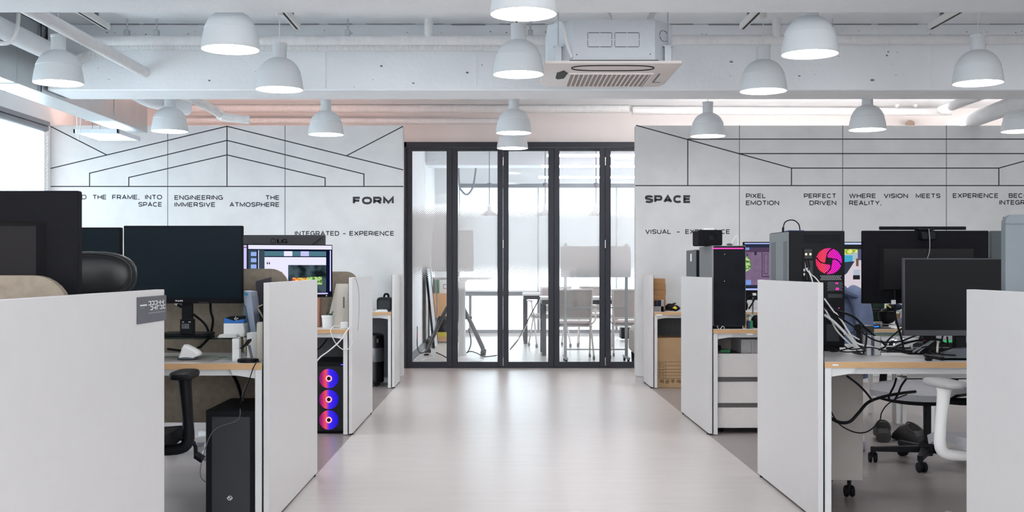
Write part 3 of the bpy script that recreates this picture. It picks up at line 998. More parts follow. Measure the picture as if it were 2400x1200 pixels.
for (a, c) in ((1377.5, 1434), (1441, 1498)):
    for (z0, z1) in ((76, 77.6), (109, 110.6)):
        m.box(X(a + 1, yy), X((a + c) / 2 - 1, yy), yy - .0006, yy, Z(z1, yy), Z(z0, yy)); m.box(X((a + c) / 2 + 1, yy), X(c - 1, yy), yy - .0006, yy, Z(z1, yy), Z(z0, yy))
    for xx in (a, c):
        m.box(X(xx - .6, yy), X(xx + .6, yy), yy - .0006, yy, Z(92, yy), Z(77, yy)); m.box(X(xx - .6, yy), X(xx + .6, yy), yy - .0006, yy, Z(109, yy), Z(94, yy))
for (px, py) in ((1352, 128), (1524, 127)):
    m.cyl((X(px, yy), yy, Z(py, yy)), (X(px, yy), yy - .002, Z(py, yy)), .004, 8)
# knockout circle on the chamfered corner
c0, c1 = Vector((fx1, 7.12, 0)), Vector((bx1, 7.28, 0))
for k in range(28):
    if k % 7 == 0: continue
    q = []
    for a in (2 * PI * k / 28, 2 * PI * (k + 1) / 28):
        u = .50 + .24 * math.cos(a)
        p = c0.lerp(c1, u); q.append((p.x - .0 + .001, p.y - .0015, Z(85, 7.2) + .034 * math.sin(a)))
    m.tube(q, .0018, 5)
t.sub(bd, 'knockout_marks', m, GREYD)
m = MB(); m.box(fx0 - .02, fx1 + .02, 7.10, 7.12, zp + .02, zp + .032)
t.part('gasket', m, BLACK)
for (xx) in (bx0 + .06, bx1 - .045):
    m = MB(); m.box(xx - .02, xx + .02, 7.16, 7.20, zp + .02, zp + .125); m.cyl((xx, 7.17, zp + .06), (xx, 7.17, SLAB - .001), .004, 8); m.box(xx - .03, xx + .03, 7.15, 7.2, zp + .125, zp + .132)
    t.part('bracket', m, mat('zinc', (196, 200, 204), 0.4, 0.6))
m = MB(); m.tube([(bx0 + .05, 7.3, zt + .02), (bx0 + .09, 7.14, zt - .02), (bx0 + .11, 7.10, zp + .15), (bx0 + .14, 7.10, zp + .045)], .011, 10, 6)
t.part('drain_hose', m, PLASW)
for (pxa, pxb) in ((1418, 1432), (1540, 1522)):
    m = MB(); m.tube([P(pxa, 24, 7.6), P(pxa + (pxb - pxa) * .5, 28, 7.6), P(pxb, 48, 7.6)], .012 if pxa < 1500 else .02, 8, 5)
    t.part('hose', m, PLASW)

# ------------------------------------------------------------------ desk benches: end panels, desks, felt screens
PH = 1.062
DT = .714                                                  # desk top height
LROW = [(2.14, 3.44), (4.98, 6.28), (7.74, 8.94), (10.76, 11.335)]
RROW = [(2.14, 3.44), (5.06, 6.26), (7.74, 8.94), (10.76, 11.335)]
rown = ['first', 'second', 'third', 'fourth']
PANEL = {}


def end_panel(side, i, y0, y1, label):
    x0 = XL - .024 if side < 0 else XR
    t = Thing('end_panel', label, 'desk end panel', (x0 + .012, (y0 + y1) / 2, 0), group='white desk end panels along the aisle')
    m = MB(); m.box(x0, x0 + .024, y0, y1, .012, PH, .0015)
    t.part('board', m, WHITE)
    xi = x0 - .003 if side < 0 else x0 + .024
    m = MB(); m.box(min(xi, xi + .003), max(xi, xi + .003), y0 + .001, y1 - .001, .014, PH - .002)
    t.part('seam', m, BLACK)
    m = MB()
    for yy in (y0 + .06, y1 - .06):
        m.cyl((x0 + .012, yy, 0), (x0 + .012, yy, .014), .012, 10)
    t.part('glide', m, BLACK)
    PANEL[side, i] = t
    return t


pl = ['big white end panel with a dark plaque on its upper corner', 'white end panel between the word FORM desk row and the black desktop computer', 'white end panel next to the computer with three glowing fans', 'small white end panel touching the wall with the word FORM']
pr = ['white end panel cut off by the picture edge, before the dark monitors', 'white end panel in front of the pink fan computer', 'white end panel beside the drawer unit and tall black tower', 'small white end panel beside the brown carton']
for i, (a, c) in enumerate(LROW): end_panel(-1, i, a, c, pl[i])
for i, (a, c) in enumerate(RROW): end_panel(1, i, a, c, pr[i])

# plaque on the first panel
y0, y1 = 2700 * 1.01 / (VX - 320), 2700 * 1.01 / (VX - 387.5)
t = Thing('name_plaque', 'dark grey plaque with small white lettering on the end panel', 'plaque', (XL, (y0 + y1) / 2, .9))
za, zb = Z(760.5, y0), Z(697, y0)
m = MB(); m.box(XL, XL + .003, y0, y1, za, zb, .0005)
t.part('plate', m, mat('plaque_grey', (82, 82, 92), 0.5, var=0.02))
m = MB(); rr = random.Random(11); wy = (y1 - y0)
def pb(u0, u1, v0, v1): m.box(XL + .003, XL + .0036, y0 + wy * u0, y0 + wy * u1, za + (zb - za) * v0, za + (zb - za) * v1)
pb(.08, .30, .66, .71)
for row, (v0, v1, us, ue) in enumerate(((.66, .82, .36, .93), (.47, .63, .42, .94))):
    u = us
    while u < ue - .05:                                    # blocky brush lettering, not legible in the photograph
        wd = .085
        k = rr.randint(0, 3)
        pb(u, u + wd, v1 - .03, v1) if k != 1 else pb(u, u + wd * .8, (v0 + v1) / 2 - .015, (v0 + v1) / 2 + .015)
        pb(u + wd * (.75 if k % 2 else .1), u + wd * (.75 if k % 2 else .1) + .018, v0, v1)
        if k > 1: pb(u, u + wd, v0, v0 + .03)
        u += wd + .028
t.part('lettering', m, PAPER)
m = MB(); pb(.36, .95, .34, .38); pb(.08, .22, .58, .60)
t.part('fine_print', m, GREYM)


def desk(side, x0, x1, y0, y1, front, label, tray=True, group=None, sticker=None):
    """a bench desk; front = -1 when the user sits nearer the camera"""
    yf = y0 if front < 0 else y1
    yb = y1 if front < 0 else y0
    t = Thing('desk', label, 'desk', ((x0 + x1) / 2, (y0 + y1) / 2, 0), group=group)
    m = MB(); m.box(x0, x1, y0 + .001, y1 - .001, DT - .028, DT, .001)
    t.part('tabletop', m, WHITE)
    m = MB()
    m.box(x0, x1, y0, y0 + .001, DT - .027, DT - .001); m.box(x0, x1, y1 - .001, y1, DT - .027, DT - .001)
    t.part('edge_band', m, WOOD, label='pale oak edge band')
    for xx in (x0 + .002, x1 - .032):
        m = MB(); m.box(xx, xx + .03, y0 + .006, y0 + .036, .005, DT - .028, .002); m.box(xx, xx + .03, y1 - .036, y1 - .006, .005, DT - .028, .002); m.box(xx, xx + .03, y0 + .036, y1 - .036, DT - .07, DT - .03, .002)
        t.part('leg_frame', m, STEELW)
    m = MB(); m.box(x0 + .032, x1 - .032, yf - front * .05, yf - front * .08, DT - .058, DT - .028); m.box(x0 + .032, x1 - .032, yb + front * .05, yb + front * .08, DT - .058, DT - .028)
    t.part('apron', m, STEELW)
    m = MB()
    s = 1 if side > 0 else -1
    xc = x0 + .032 if side > 0 else x1 - .032
    m.prism([(xc, DT - .028), (xc + s * .11, DT - .028), (xc + s * .10, DT - .052), (xc, DT - .068)], min(yf - front * .02, yf - front * .17), max(yf - front * .02, yf - front * .17), 'xz')
    t.part('bracket', m, STEELW)
    if sticker:
        m = MB(); m.box(X(sticker[0] - 7, y0), X(sticker[0] + 7, y0), y0 - .0008, y0, Z(sticker[1] + 2, y0), Z(sticker[1] - 2, y0))
        t.part('sticker', m, PAPER)
    return t


lx1 = XL - .03
rx0 = XR + .03
for i in (0, 1, 2):
    a, c = LROW[i]; mid = (a + c) / 2
    nm = ['behind the big end panel', 'with the black monitor and white mouse', 'with the white pot and standing boards'][i]
    desk(-1, lx1 - 1.45, lx1, a, mid - .025, -1, 'white desk with oak edge %s' % nm)
    desk(-1, lx1 - 1.45, lx1, mid + .025, c, 1, 'white desk on the far side of the felt screen, %s row from the camera' % rown[i])
desk(-1, lx1 - 1.3, lx1, 10.76, 11.33, -1, 'white desk against the wall with FORM, holding a black bag')
for i in (0, 1, 2):
    a, c = RROW[i]; mid = (a + c) / 2
    nm = ['row at the picture edge with a grey monitor back', 'covered in black and white cables', 'under the tall black tower and drawer unit'][i]
    st = [None, (1958, 855.5), (1757, 783.5)][i]
    desk(1, rx0, rx0 + 1.45, a, mid - .01, -1, 'white desk with oak edge, %s' % nm, sticker=st)
    desk(1, rx0, rx0 + 1.45, mid + .01, c, 1, 'white desk adjoining the back of the one %s' % nm if i else 'white desk behind the grey monitor back at the picture edge')
desk(1, rx0 + 1.46, rx0 + 2.9, 7.74, 8.33, -1, 'white desk further from the aisle, beside the one under the tall black tower')
desk(1, rx0, rx0 + 1.4, 10.76, 11.33, -1, 'white desk against the wall with SPACE, above the brown carton', sticker=(1545, 738.5))


def rounded(x0, x1, z0, z1, r, n=8, all4=True):
    p = []
    for (cx, cz, a0) in ((x1 - r, z1 - r, 0), (x0 + r, z1 - r, 90), (x0 + r, z0 + r, 180), (x1 - r, z0 + r, 270)):
        for k in range(n + 1):
            a = math.radians(a0 + 90 * k / n)
            p.append((cx + r * math.cos(a), cz + r * math.sin(a)))
    return p


for i, zt in ((0, 1.108), (1, 1.122), (2, 1.10)):
    a, c = LROW[i]; mid = (a + c) / 2
    t = Thing('felt_screen', 'taupe felt desk screen with rounded corners, ' + ['by the big end panel', 'behind the black monitor and white mouse', 'behind the standing white boards'][i], 'desk screen', (lx1 - .7, mid, .37), group='felt desk screens')
    m = MB(); m.prism(rounded(lx1 - 1.40, lx1 - .006, .372, zt, .088), mid - .012, mid + .012, 'xz')
    t.part('felt_board', m, FELT)
    m = MB()
    for xx in (lx1 - .2, lx1 - 1.2):
        m.box(xx, xx + .05, mid - .024, mid + .024, DT - .06, DT - .03)
    t.part('clamp', m, STEELW)
t = Thing('felt_screen', 'dark grey felt modesty board under the desk with three fan computer', 'desk screen', (lx1 - .7, 8.25, .30), group='felt desk screens')
m = MB(); m.box(lx1 - 1.35, lx1 - .04, 8.27, 8.29, .32, .65)
t.part('felt_board', m, FELTG)
single('felt_screen', MB().box(lx1 - 1.25, lx1 - .04, 11.30, 11.32, .05, .66), FELTG, 'grey felt modesty board behind the black air purifier', 'desk screen', 'felt desk screens')
single('felt_screen', MB().box(rx0 + .04, rx0 + 1.3, 11.30, 11.32, .05, .66), FELTG, 'grey felt modesty board behind the brown carton', 'desk screen', 'felt desk screens')


# ------------------------------------------------------------------ monitors
def monitor(label, x, y, z0, wd, ht, rz=0.0, back=False, bump=True, stand=None, housing=BLACKM, screen=SCREEN, chin=.018, deskz=DT, r=.0, name='monitor', side=None):
    """(x, y) centre of the panel, z0 its lower edge; screen towards -y unless back"""
    t = Thing(name, label, 'monitor', (x, y, deskz), rz + (PI if back else 0), local=True)
    zz = z0 - deskz
    m = MB()
    if r:
        m.prism(rounded(-wd / 2, wd / 2, zz, zz + ht, r), 0, .028, 'xz')
    else:
        m.box(-wd / 2, wd / 2, 0, .028, zz, zz + ht, .003)
    h = t.part('housing', m, housing)
    if bump:
        m = MB(); q0, q1, q2, q3 = -wd * .37, wd * .37, zz + ht * .16, zz + ht * .79
        m.add([(q0, .027, q2), (q1, .027, q2), (q1, .027, q3), (q0, .027, q3), (q0 + .010, .066, q2 + .014), (q1 - .010, .066, q2 + .014), (q1 - .010, .066, q3 - .014), (q0 + .010, .066, q3 - .014)], [(7, 6, 5, 4), (0, 4, 5, 1), (1, 5, 6, 2), (2, 6, 7, 3), (3, 7, 4, 0)])
        t.sub(h, 'rear_cover', m, mat('rear_cover_black', (34, 32, 34), 0.6, var=0.05, scale=60, spec=0.12) if housing == BLACKM else housing, smooth=False)
    m = MB(); m.box(-wd / 2 + .006, wd / 2 - .006, -.002, 0, zz + chin, zz + ht - .006)
    t.part('screen', m, screen)
    m = MB(); m.box(-wd / 2 + .001, wd / 2 - .001, -.0035, 0, zz, zz + chin, .001)
    t.part('chin', m, housing)
    if stand:
        m = MB(); m.box(-stand[0] / 2, stand[0] / 2, .029 if not back else .058, .07 if not back else .085, .012, zz + ht * (.45 if not back else .05), .004)
        t.part('stand_neck', m, BLACK)
        m = MB(); m.box(-stand[1] / 2, stand[1] / 2, -.08, .14, 0, .014, .003)
        t.part('stand_base', m, BLACK)
    return t


# first bench: two housings seen from behind above the panels
monitor('black monitor seen from behind, towering over the taupe felt and big end panel', X(193, 2.95) - .315, 2.95, .955, .63, 1.322 - .955, 0, True, stand=(.06, .25))
t = monitor('blue grey monitor back with rounded corner at the picture edge', 1.437 + .31, 3.32, .93, .62, Z(503, 3.3) - .93, 0, True, stand=(.06, .25), housing=mat('slate_housing', (104, 112, 118), 0.55, var=0.03), r=.025, bump=False)
m = MB(); m.box(-.31, .31, .028, .031, Z(503, 3.3) - DT - .028, Z(503, 3.3) - DT - .025)
t.part('seam_line', m, GREYD)
# second bench, window side
d = 5.30
RIS = Z(789, 5.28)
t = monitor('black monitor facing the camera on the glass riser, switched off', X(429, d), d, Z(711, d), X(568, d) - X(289, d), Z(529, d) - Z(711, d), 0, bump=False, chin=.024, screen=SCREEN)
zz = Z(711, d) - DT
zr = RIS - DT
m = MB(); m.box(-.025 + .01, .025 + .01, .03, .05, zr + .02, zz + .15, .003); 
t.part('stand_neck', m, BLACK)
m = MB(); m.box(-.105, .115, -.09, .13, zr + .001, zr + .016, .004)
t.part('stand_base', m, BLACK)
m = MB(); caps(m, 'PHILIPS', -.034, .0, zz + .006, zz + .013, -.0038, .22)
m.v = [p + Vector((0, 0, .002)) for p in m.v]
t.part('lettering', m, PAPER)
m = MB()
for k in range(5): m.box(.075 + k * .009, .079 + k * .009, -.0038, -.0034, zz + .004, zz + .0055)
t.part('button_marks', m, GREYM)
d = 5.36
monitor('dark monitor half hidden behind the large near monitor, beside the headrest', X(284, d) - .27, d, Z(712, d), .54, Z(533, d) - Z(712, d), 0.0, bump=False, stand=(.05, .22))
# third bench, window side: lit screen and the back of its neighbour
BEZ = BLACK
WHT = emit('screen_white', (228, 226, 250), 0.95)
LAV = emit('screen_lavender', (205, 200, 250), 0.85)
SDARK = emit('screen_slate', (58, 74, 86), 0.9)
SNAVY = emit('screen_navy', (12, 18, 44), 0.9)
STHUMB = emit('screen_thumb', (150, 175, 235), 0.9)
SPIC = emit('screen_night_picture', (20, 30, 34), 0.9, c2=(70, 86, 96), scale=9)
SFOOD = emit('screen_fruit_picture', (225, 80, 40), 0.95, c2=(210, 220, 110), scale=45)
SGREEN = emit('screen_leaf_green', (70, 120, 50), 0.9, c2=(180, 215, 140), scale=60)
SBLUEG = emit('screen_grey_blue', (80, 120, 135), 0.9)
d = 8.02
t = monitor('lit monitor showing a page with quotation marks, on the desk of the white pot', X(681, d), d, Z(697, d), .60, Z(573, d) - Z(697, d), math.radians(24), bump=False, chin=.02, stand=(.05, .2), screen=BLACK)
zz = Z(697, d) - DT; ht = Z(573, d) - Z(697, d)
m = MB()
def q(u0, u1, v0, v1, k, dy=0.0):
    m.mi = k
    m.box(-.294 + .588 * u0, -.294 + .588 * u1, -.0028 - dy, -.002, zz + .02 + (ht - .026) * v0, zz + .02 + (ht - .026) * v1)
q(0, 1, 0, 1, 3); q(0, 1, .92, 1, 0, .0002); q(0, .1, .0, .9, 2, .0002); q(.12, .19, 0, .9, 2, .0002); q(.115, .123, .0, .9, 0, .0004)
for k in range(6): q(.03, .095, .78 - .125 * k, .86 - .125 * k, 4, .0005)
q(.19, .93, .30, .76, 0, .0003); q(.19, .93, .78, .88, 6, .0003); q(.42, .52, .78, .88, 0, .0005); q(.62, .72, .78, .88, 1, .0005); q(.975, .99, .06, .9, 1, .0004)
q(.47, .93, .04, .60, 5, .0005); q(.52, .72, .22, .34, 7, .0007); q(.70, .88, .2, .36, 8, .0009); q(.52, .68, .08, .22, 6, .0008); q(.19, .47, 0, .3, 0, .0003); q(0, .95, 0, .03, 1, .0006)
m.mi = 3
write(m, '\u201c', -.294 + .588 * .215, -.294 + .588 * .255, zz + .02 + ht * .57, zz + .02 + ht * .62, -.0034, .01)
write(m, '\u201d', -.294 + .588 * .36, -.294 + .588 * .40, zz + .02 + ht * .38, zz + .02 + ht * .43, -.0034, .01)
t.part('screen_picture', m, [WHT, LAV, SDARK, SNAVY, STHUMB, SPIC, SBLUEG, SFOOD, SGREEN], smooth=False)
m = MB(); m.box(.252, .258, -.004, -.003, zz + .007, zz + .011)
t.part('power_light', m, emit('power_white', (230, 235, 255), 2.0))
d = 8.62
t = monitor('big black monitor back with a faint maker mark, behind the lit page screen', X(667, d), d, Z(690, d), X(764, d) - X(571, d), Z(551, d) - Z(690, d), 0, True, bump=False, stand=(.05, .22), housing=mat('charcoal_back', (48, 48, 54), 0.55, var=0.04))
zz = Z(690, d) - DT; ht = Z(551, d) - Z(690, d)
wd = X(764, d) - X(571, d)
m = MB(); m.prism([(-wd / 2 + .02, zz + ht - .012), (wd / 2 - .02, zz + ht - .012), (wd * .3, zz + ht - .09), (wd * .3, zz + .1), (-wd * .3, zz + .1), (-wd * .3, zz + ht - .09)], .028, .05, 'xz')
t.part('rear_cover', m, mat('charcoal_back_dark', (34, 34, 39), 0.5, var=0.04))
m = MB()
vs, fs = text_geo('LG', .02)
ax, bx = min(v.x for v in vs), max(v.x for v in vs)
m.add([(.045 - (v.x - ax) / (bx - ax) * .075, .0512, zz + ht - .06 + v.y * .04) for v in vs], [f[::-1] for f in fs])
m.tube([(.075 + .017 * math.cos(2 * PI * k / 24), .051, zz + ht - .045 + .017 * math.sin(2 * PI * k / 24)) for k in range(25)], .0025, 6)
t.part('lettering', m, BLACK)
d = 7.98
t = monitor('lavender lit screen peeking out past the black near monitor', X(585, d) - .27, d, Z(692, d), .54, Z(572, d) - Z(692, d), 0, bump=False, stand=(.05, .2), screen=BLACK)
zz = Z(692, d) - DT; ht = Z(572, d) - Z(692, d)
m = MB(); m.box(-.26, .262, -.003, -.002, zz + .10, zz + ht - .008); m.mi = 1; m.box(.22, .25, -.0034, -.002, zz + ht - .026, zz + ht - .02)
t.part('screen_picture', m, [emit('screen_lilac', (200, 195, 250), 0.95), emit('screen_red', (150, 40, 80), 0.8)], smooth=False)

# aisle side opposite: second bench
d = 5.62
t = monitor('wide black monitor seen from behind under a light bar', (X(2018, d) + X(2312, d)) / 2, d, Z(711, d), X(2312, d) - X(2018, d), Z(541, d) - Z(711, d), 0, True, stand=(.06, .24))
xb0, xb1 = X(2058, d), X(2259, d)
t = Thing('light_bar', 'thin black light bar clipped on the wide monitor back', 'light bar', ((xb0 + xb1) / 2, d + .01, Z(541, d)))
m = MB(); m.cyl((xb0, d - .02, Z(535, d)), (xb1, d - .02, Z(535, d)), .0085, 14)
t.part('bar', m, BLACK)
m = MB(); m.box(X(2146, d), X(2182, d), d - .05, d + .02, Z(541, d) + .0005, Z(536, d), .003); m.box(X(2148, d), X(2180, d), d - .075, d - .052 + .022 - .001, Z(563, d), Z(545, d), .004)
t.part('clamp', m, BLACK)
m = MB(); m.tube([(X(2163, d), d - .08, Z(538, d)), (X(2164, d), d - .085, Z(565, d)), (X(2165, d), d - .075, Z(590, d)), (X(2160, d), d - .07, Z(610, d)), (X(2155, d), d - .068, Z(640, d))], .0025, 6, 5)
t.part('cord', m, GREYM)
monitor('greenish black monitor edge squeezed between the wide monitor and grey monitor back', X(2317, 5.7) + .27, 5.7, .96, .54, Z(541.5, 5.7) - .96, 0, True, bump=False, stand=(.06, .24), housing=mat('green_black_housing', (52, 62, 64), 0.5, var=0.04))
d = 5.20
t = monitor('black switched off monitor on the cable covered desk, its screen facing the camera', X(2118, d) + .27, d, Z(787, d), .54, Z(605, d) - Z(787, d), 0, bump=False, chin=.026, stand=(.05, .26), screen=mat('black_screen', (9, 10, 13), 0.45, var=0.05, spec=0.15), housing=mat('edge_grey', (62, 62, 68), 0.5))
# third bench, two screens
d = 8.15
STR = [emit('scr_door', (122, 100, 128), 0.85, c2=(128, 106, 134), scale=25), emit('scr_door_dark', (84, 66, 92), 0.8), emit('scr_bar', (170, 185, 250), 1.0), emit('scr_bar_dark', (40, 46, 66), 0.9), SGREEN, emit('scr_blue', (120, 150, 215), 0.9), BLACK]
t = monitor('monitor showing a mauve panelled door, between the two computer towers', X(1742, d) + .30, d, Z(703, d), .60, Z(567, d) - Z(703, d), 0, bump=False, chin=.028, stand=(.05, .2), screen=BLACK)
zz = Z(703, d) - DT
m = MB()
def s(px0, px1, py0, py1, k, dy=0.0):
    cx = X(1742, d) + .30
    m.mi = k
    m.box(X(px0, d) - cx, X(px1, d) - cx, -.0028 - dy, -.002, Z(py1, d) - DT, Z(py0, d) - DT)
s(1744, 1936, 570, 698, 6); s(1745, 1935, 569.5, 572, 2, .0003); s(1745, 1935, 573, 580, 3, .0003); s(1745, 1935, 580, 668, 0, .0002); s(1745, 1935, 580, 591, 1, .0003); s(1785, 1787, 580, 650, 1, .0004); s(1790, 1800, 595, 642, 1, .0004); s(1791.5, 1799, 596, 640.5, 0, .0005)
s(1806, 1830, 595, 642, 1, .0004); s(1808, 1829, 596, 640, 0, .0005); s(1785, 1830, 647, 650, 1, .0005); s(1747, 1756, 580, 586, 5, .0005); s(1749, 1753, 594, 600, 1, .0005); s(1768, 1773, 590, 598, 3, .0006); s(1747, 1760, 656, 668, 5, .0004); s(1745, 1935, 668, 674, 3, .0004); s(1745, 1935, 676, 680, 2, .0004)
m.mi = 4
m.prism([(X(1741, d) - X(1742, d) - .30 + .002 + a, c) for (a, c) in ((0, Z(640, d) - DT), (.045, Z(632, d) - DT), (.057, Z(622, d) - DT), (.05, Z(612, d) - DT), (.035, Z(604, d) - DT), (.02, Z(600, d) - DT), (0, Z(598, d) - DT))], -.0036, -.002, 'xz')
t.part('screen_picture', m, STR, smooth=False)
cx0 = X(1942, d)
t = monitor('monitor showing a sunny street with parked cars, beside the pink fan computer', cx0 + .30, d, Z(703, d), .60, Z(567, d) - Z(703, d), 0, bump=False, chin=.028, stand=(.05, .2), screen=BLACK)
m = MB()
def s2(px0, px1, py0, py1, k, dy=0.0):
    cx = cx0 + .30
    m.mi = k
    m.box(X(px0, d) - cx, X(px1, d) - cx, -.0028 - dy, -.002, Z(py1, d) - DT, Z(py0, d) - DT)
s2(1945, 2120, 570, 698, 5); s2(1945, 2120, 569, 573, 2, .0003); s2(1945, 2120, 584, 690, 0, .0002); s2(1945, 2010, 584, 596, 1, .0003); s2(2010, 2120, 584, 610, 4, .0003); s2(1945, 1998, 598, 618, 3, .0004); s2(1998, 2010, 592, 610, 7, .0004)
m.mi = 6
m.prism([(X(1945, d) - cx0 - .30, Z(618, d) - DT), (X(2003, d) - cx0 - .30, Z(612, d) - DT), (X(1985, d) - cx0 - .30, Z(640, d) - DT), (X(1945, d) - cx0 - .30, Z(672, d) - DT)][::-1], -.0034, -.002, 'xz')
s2(2000, 2015, 632, 645, 7, .0006); s2(1999, 2015, 645, 655, 5, .0006); s2(2006, 2012, 606, 624, 8, .0006)
t.part('screen_picture', m, [emit('st_pave', (205, 195, 205), 0.95), emit('st_leaf', (140, 170, 60), 0.95, c2=(220, 225, 130), scale=50), emit('st_bar', (185, 200, 255), 1.0), emit('st_car', (70, 165, 200), 0.9), emit('st_wall', (90, 88, 120), 0.9), BLACK, emit('st_road', (52, 58, 72), 0.9), emit('st_robot', (170, 185, 200), 0.9), emit('st_trunk', (110, 85, 70), 0.9)], smooth=False)


# ------------------------------------------------------------------ computers
def case(label, x0, x1, y0, y1, z0, z1, body=BLACK, feet=True):
    t = Thing('computer_tower', label, 'computer', ((x0 + x1) / 2, (y0 + y1) / 2, z0))
    m = MB(); m.box(x0, x1, y0, y1, z0 + .02, z1, .004)
    t.part('case_body', m, body)
    for yy in (y0 + .03, y1 - .08):
        m = MB(); m.box(x0 + .015, x1 - .015, yy, yy + .05, z0, z0 + .02, .004)
        t.part('foot_bar', m, BLACK)
    return t


def hole_mat(name, c, hole, scale=90, bright=1.0, emission=None):
    """perforated sheet: a grid of round holes in a darker tone"""
    m = bpy.data.materials.new(name)
    m.use_nodes = True
    nt = m.node_tree
    N, LK = nt.nodes.new, nt.links.new
    b = nt.nodes['Principled BSDF']
    tc = N('ShaderNodeTexCoord')
    v = N('ShaderNodeTexVoronoi'); v.inputs['Scale'].default_value = scale; v.inputs['Randomness'].default_value = 0.0
    mp = N('ShaderNodeMapping'); mp.inputs['Scale'].default_value = (1, 0.0, 1); mp.inputs['Rotation'].default_value = (0, PI / 4, 0)
    LK(tc.outputs['Object'], mp.inputs[0]); LK(mp.outputs[0], v.inputs['Vector'])
    lt = N('ShaderNodeMath'); lt.operation = 'LESS_THAN'; lt.inputs[1].default_value = 0.36
    LK(v.outputs['Distance'], lt.inputs[0])
    mx = N('ShaderNodeMix'); mx.data_type = 'RGBA'
    mx.inputs[6].default_value = rgb(c); mx.inputs[7].default_value = rgb(hole)
    LK(lt.outputs[0], mx.inputs[0]); LK(mx.outputs[2], b.inputs['Base Color'])
    b.inputs['Roughness'].default_value = 0.5
    return m


MESHB = hole_mat('perforated_black', (58, 60, 66), (10, 11, 13), 140)
d = 5.02
x0, x1 = X(482, d), X(606, d)
t = case('black desktop computer with a mesh front and white emblem, standing on the floor', x0, x1, d, d + .46, 0, Z(961, d))
m = MB(); m.box(X(497, d), X(586, d), d - .003, d, Z(1228, d), Z(977, d))
mf = t.part('mesh_front', m, MESHB)
m = MB()
c = P(539, 1167, d)
for sgn in (1, -1):                                         # two interlocking hooked bands
    pts = [(-.011, .0005), (-.003, .0085), (.004, .0085), (.0105, .002), (.0035, -.0045), (-.001, -.0005)]
    for k in range(len(pts) - 1):
        m.line((c.x + sgn * pts[k][0], c.z + sgn * pts[k][1]), (c.x + sgn * pts[k + 1][0], c.z + sgn * pts[k + 1][1]), .0026, d - .0042, d - .003)
t.part('emblem', m, PAPER)
m = MB(); m.tube([P(563, 958, d), P(556, 985, d - .004), P(500, 1010, d - .004), P(474, 1078, d - .02), P(470, 1115, d - .02), P(482, 1130, d - .004)], .0022, 6, 6)
t.part('cord', m, GREYD)
# glowing three fan computer


def fan_mat(name, cols, strength, hub, hole=70, left_hot=True):
    m = bpy.data.materials.new(name)
    m.use_nodes = True
    nt = m.node_tree
    N, LK = nt.nodes.new, nt.links.new
    nt.nodes.remove(nt.nodes['Principled BSDF'])
    tc = N('ShaderNodeTexCoord')
    sx = N('ShaderNodeSeparateXYZ'); LK(tc.outputs['Object'], sx.inputs[0])
    mr = N('ShaderNodeMapRange'); mr.inputs[1].default_value = -hub[1]; mr.inputs[2].default_value = hub[1]
    LK(sx.outputs[0], mr.inputs[0])
    cr = N('ShaderNodeValToRGB')
    for k, (p, c) in enumerate(cols):
        if k < 2:
            e = cr.color_ramp.elements[k]; e.position = p
        else:
            e = cr.color_ramp.elements.new(p)
        e.color = rgb(c)
    LK(mr.outputs[0], cr.inputs[0])
    v = N('ShaderNodeTexVoronoi'); v.inputs['Scale'].default_value = hole; v.inputs['Randomness'].default_value = 0.0
    mp = N('ShaderNodeMapping'); mp.inputs['Scale'].default_value = (1, 0.0, 1); mp.inputs['Rotation'].default_value = (0, PI / 4, 0)
    LK(tc.outputs['Object'], mp.inputs[0]); LK(mp.outputs[0], v.inputs['Vector'])
    lt = N('ShaderNodeMath'); lt.operation = 'LESS_THAN'; lt.inputs[1].default_value = 0.42
    LK(v.outputs['Distance'], lt.inputs[0])
    st = N('ShaderNodeMath'); st.operation = 'MULTIPLY_ADD'; st.inputs[1].default_value = strength * .8; st.inputs[2].default_value = strength * .2
    LK(lt.outputs[0], st.inputs[0])
    e = N('ShaderNodeEmission'); LK(cr.outputs[0], e.inputs[0]); LK(st.outputs[0], e.inputs[1])
    LK(e.outputs[0], nt.nodes['Material Output'].inputs[0])
    return m


FANB = fan_mat('fan_glow_blue_red', [(0.0, (80, 30, 130)), (.18, (190, 40, 120)), (.36, (255, 90, 90)), (.44, (180, 60, 210)), (.52, (70, 50, 255)), (1.0, (30, 25, 215))], 1.2, (0, .07), 150)
FANP = fan_mat('fan_glow_pink', [(0.0, (245, 40, 110)), (.3, (255, 70, 90)), (.55, (235, 40, 170)), (1.0, (225, 30, 215))], 1.35, (0, .07), 125)
GLOWO = emit('fan_ring_glow', (255, 150, 160), 1.6)


def fan(t, cx, y, cz, r, m_glow, blades=False, hub_r=.2):
    f = MB(); f.lathe([(0, 0), (r, 0), (r, .002), (0, .002)], (0, 0, 0), 40, axis='y')
    f.v = [Vector((p.x, -p.y, p.z)) for p in f.v]
    f.f = [q[::-1] for q in f.f]
    fo = f.build('fan', m_glow, t.o)
    fo.location = Vector((cx, y, cz)) - t.loc
    h = MB()
    if blades:
        h.box(-r * .27, r * .27, -.004, -.002, -r * .27, r * .27, .001, Matrix.Rotation(.15, 4, 'Y'))
    else:
        h.cyl((0, -.002, 0), (0, -.004, 0), r * hub_r, 20)
    h.build('hub', BLACK, fo)
    if blades:
        h = MB()
        for k in range(4):
            a0 = k * PI / 2 + .6
            pts = [(r * (.25 + .75 * u) * math.cos(a0 - .9 * u), -.003, r * (.25 + .75 * u) * math.sin(a0 - .9 * u)) for u in [i / 8 for i in range(9)]]
            h.tube(pts, r * .045, 6)
        h.build('strut', BLACK, fo)
    else:
        h = MB(); h.lathe([(r * .22, -.0025), (r * .33, -.0025), (r * .33, -.003), (r * .22, -.003)], (0, 0, 0), 32, axis='y')
        h.build('light_ring', GLOWO, fo)
    return fo


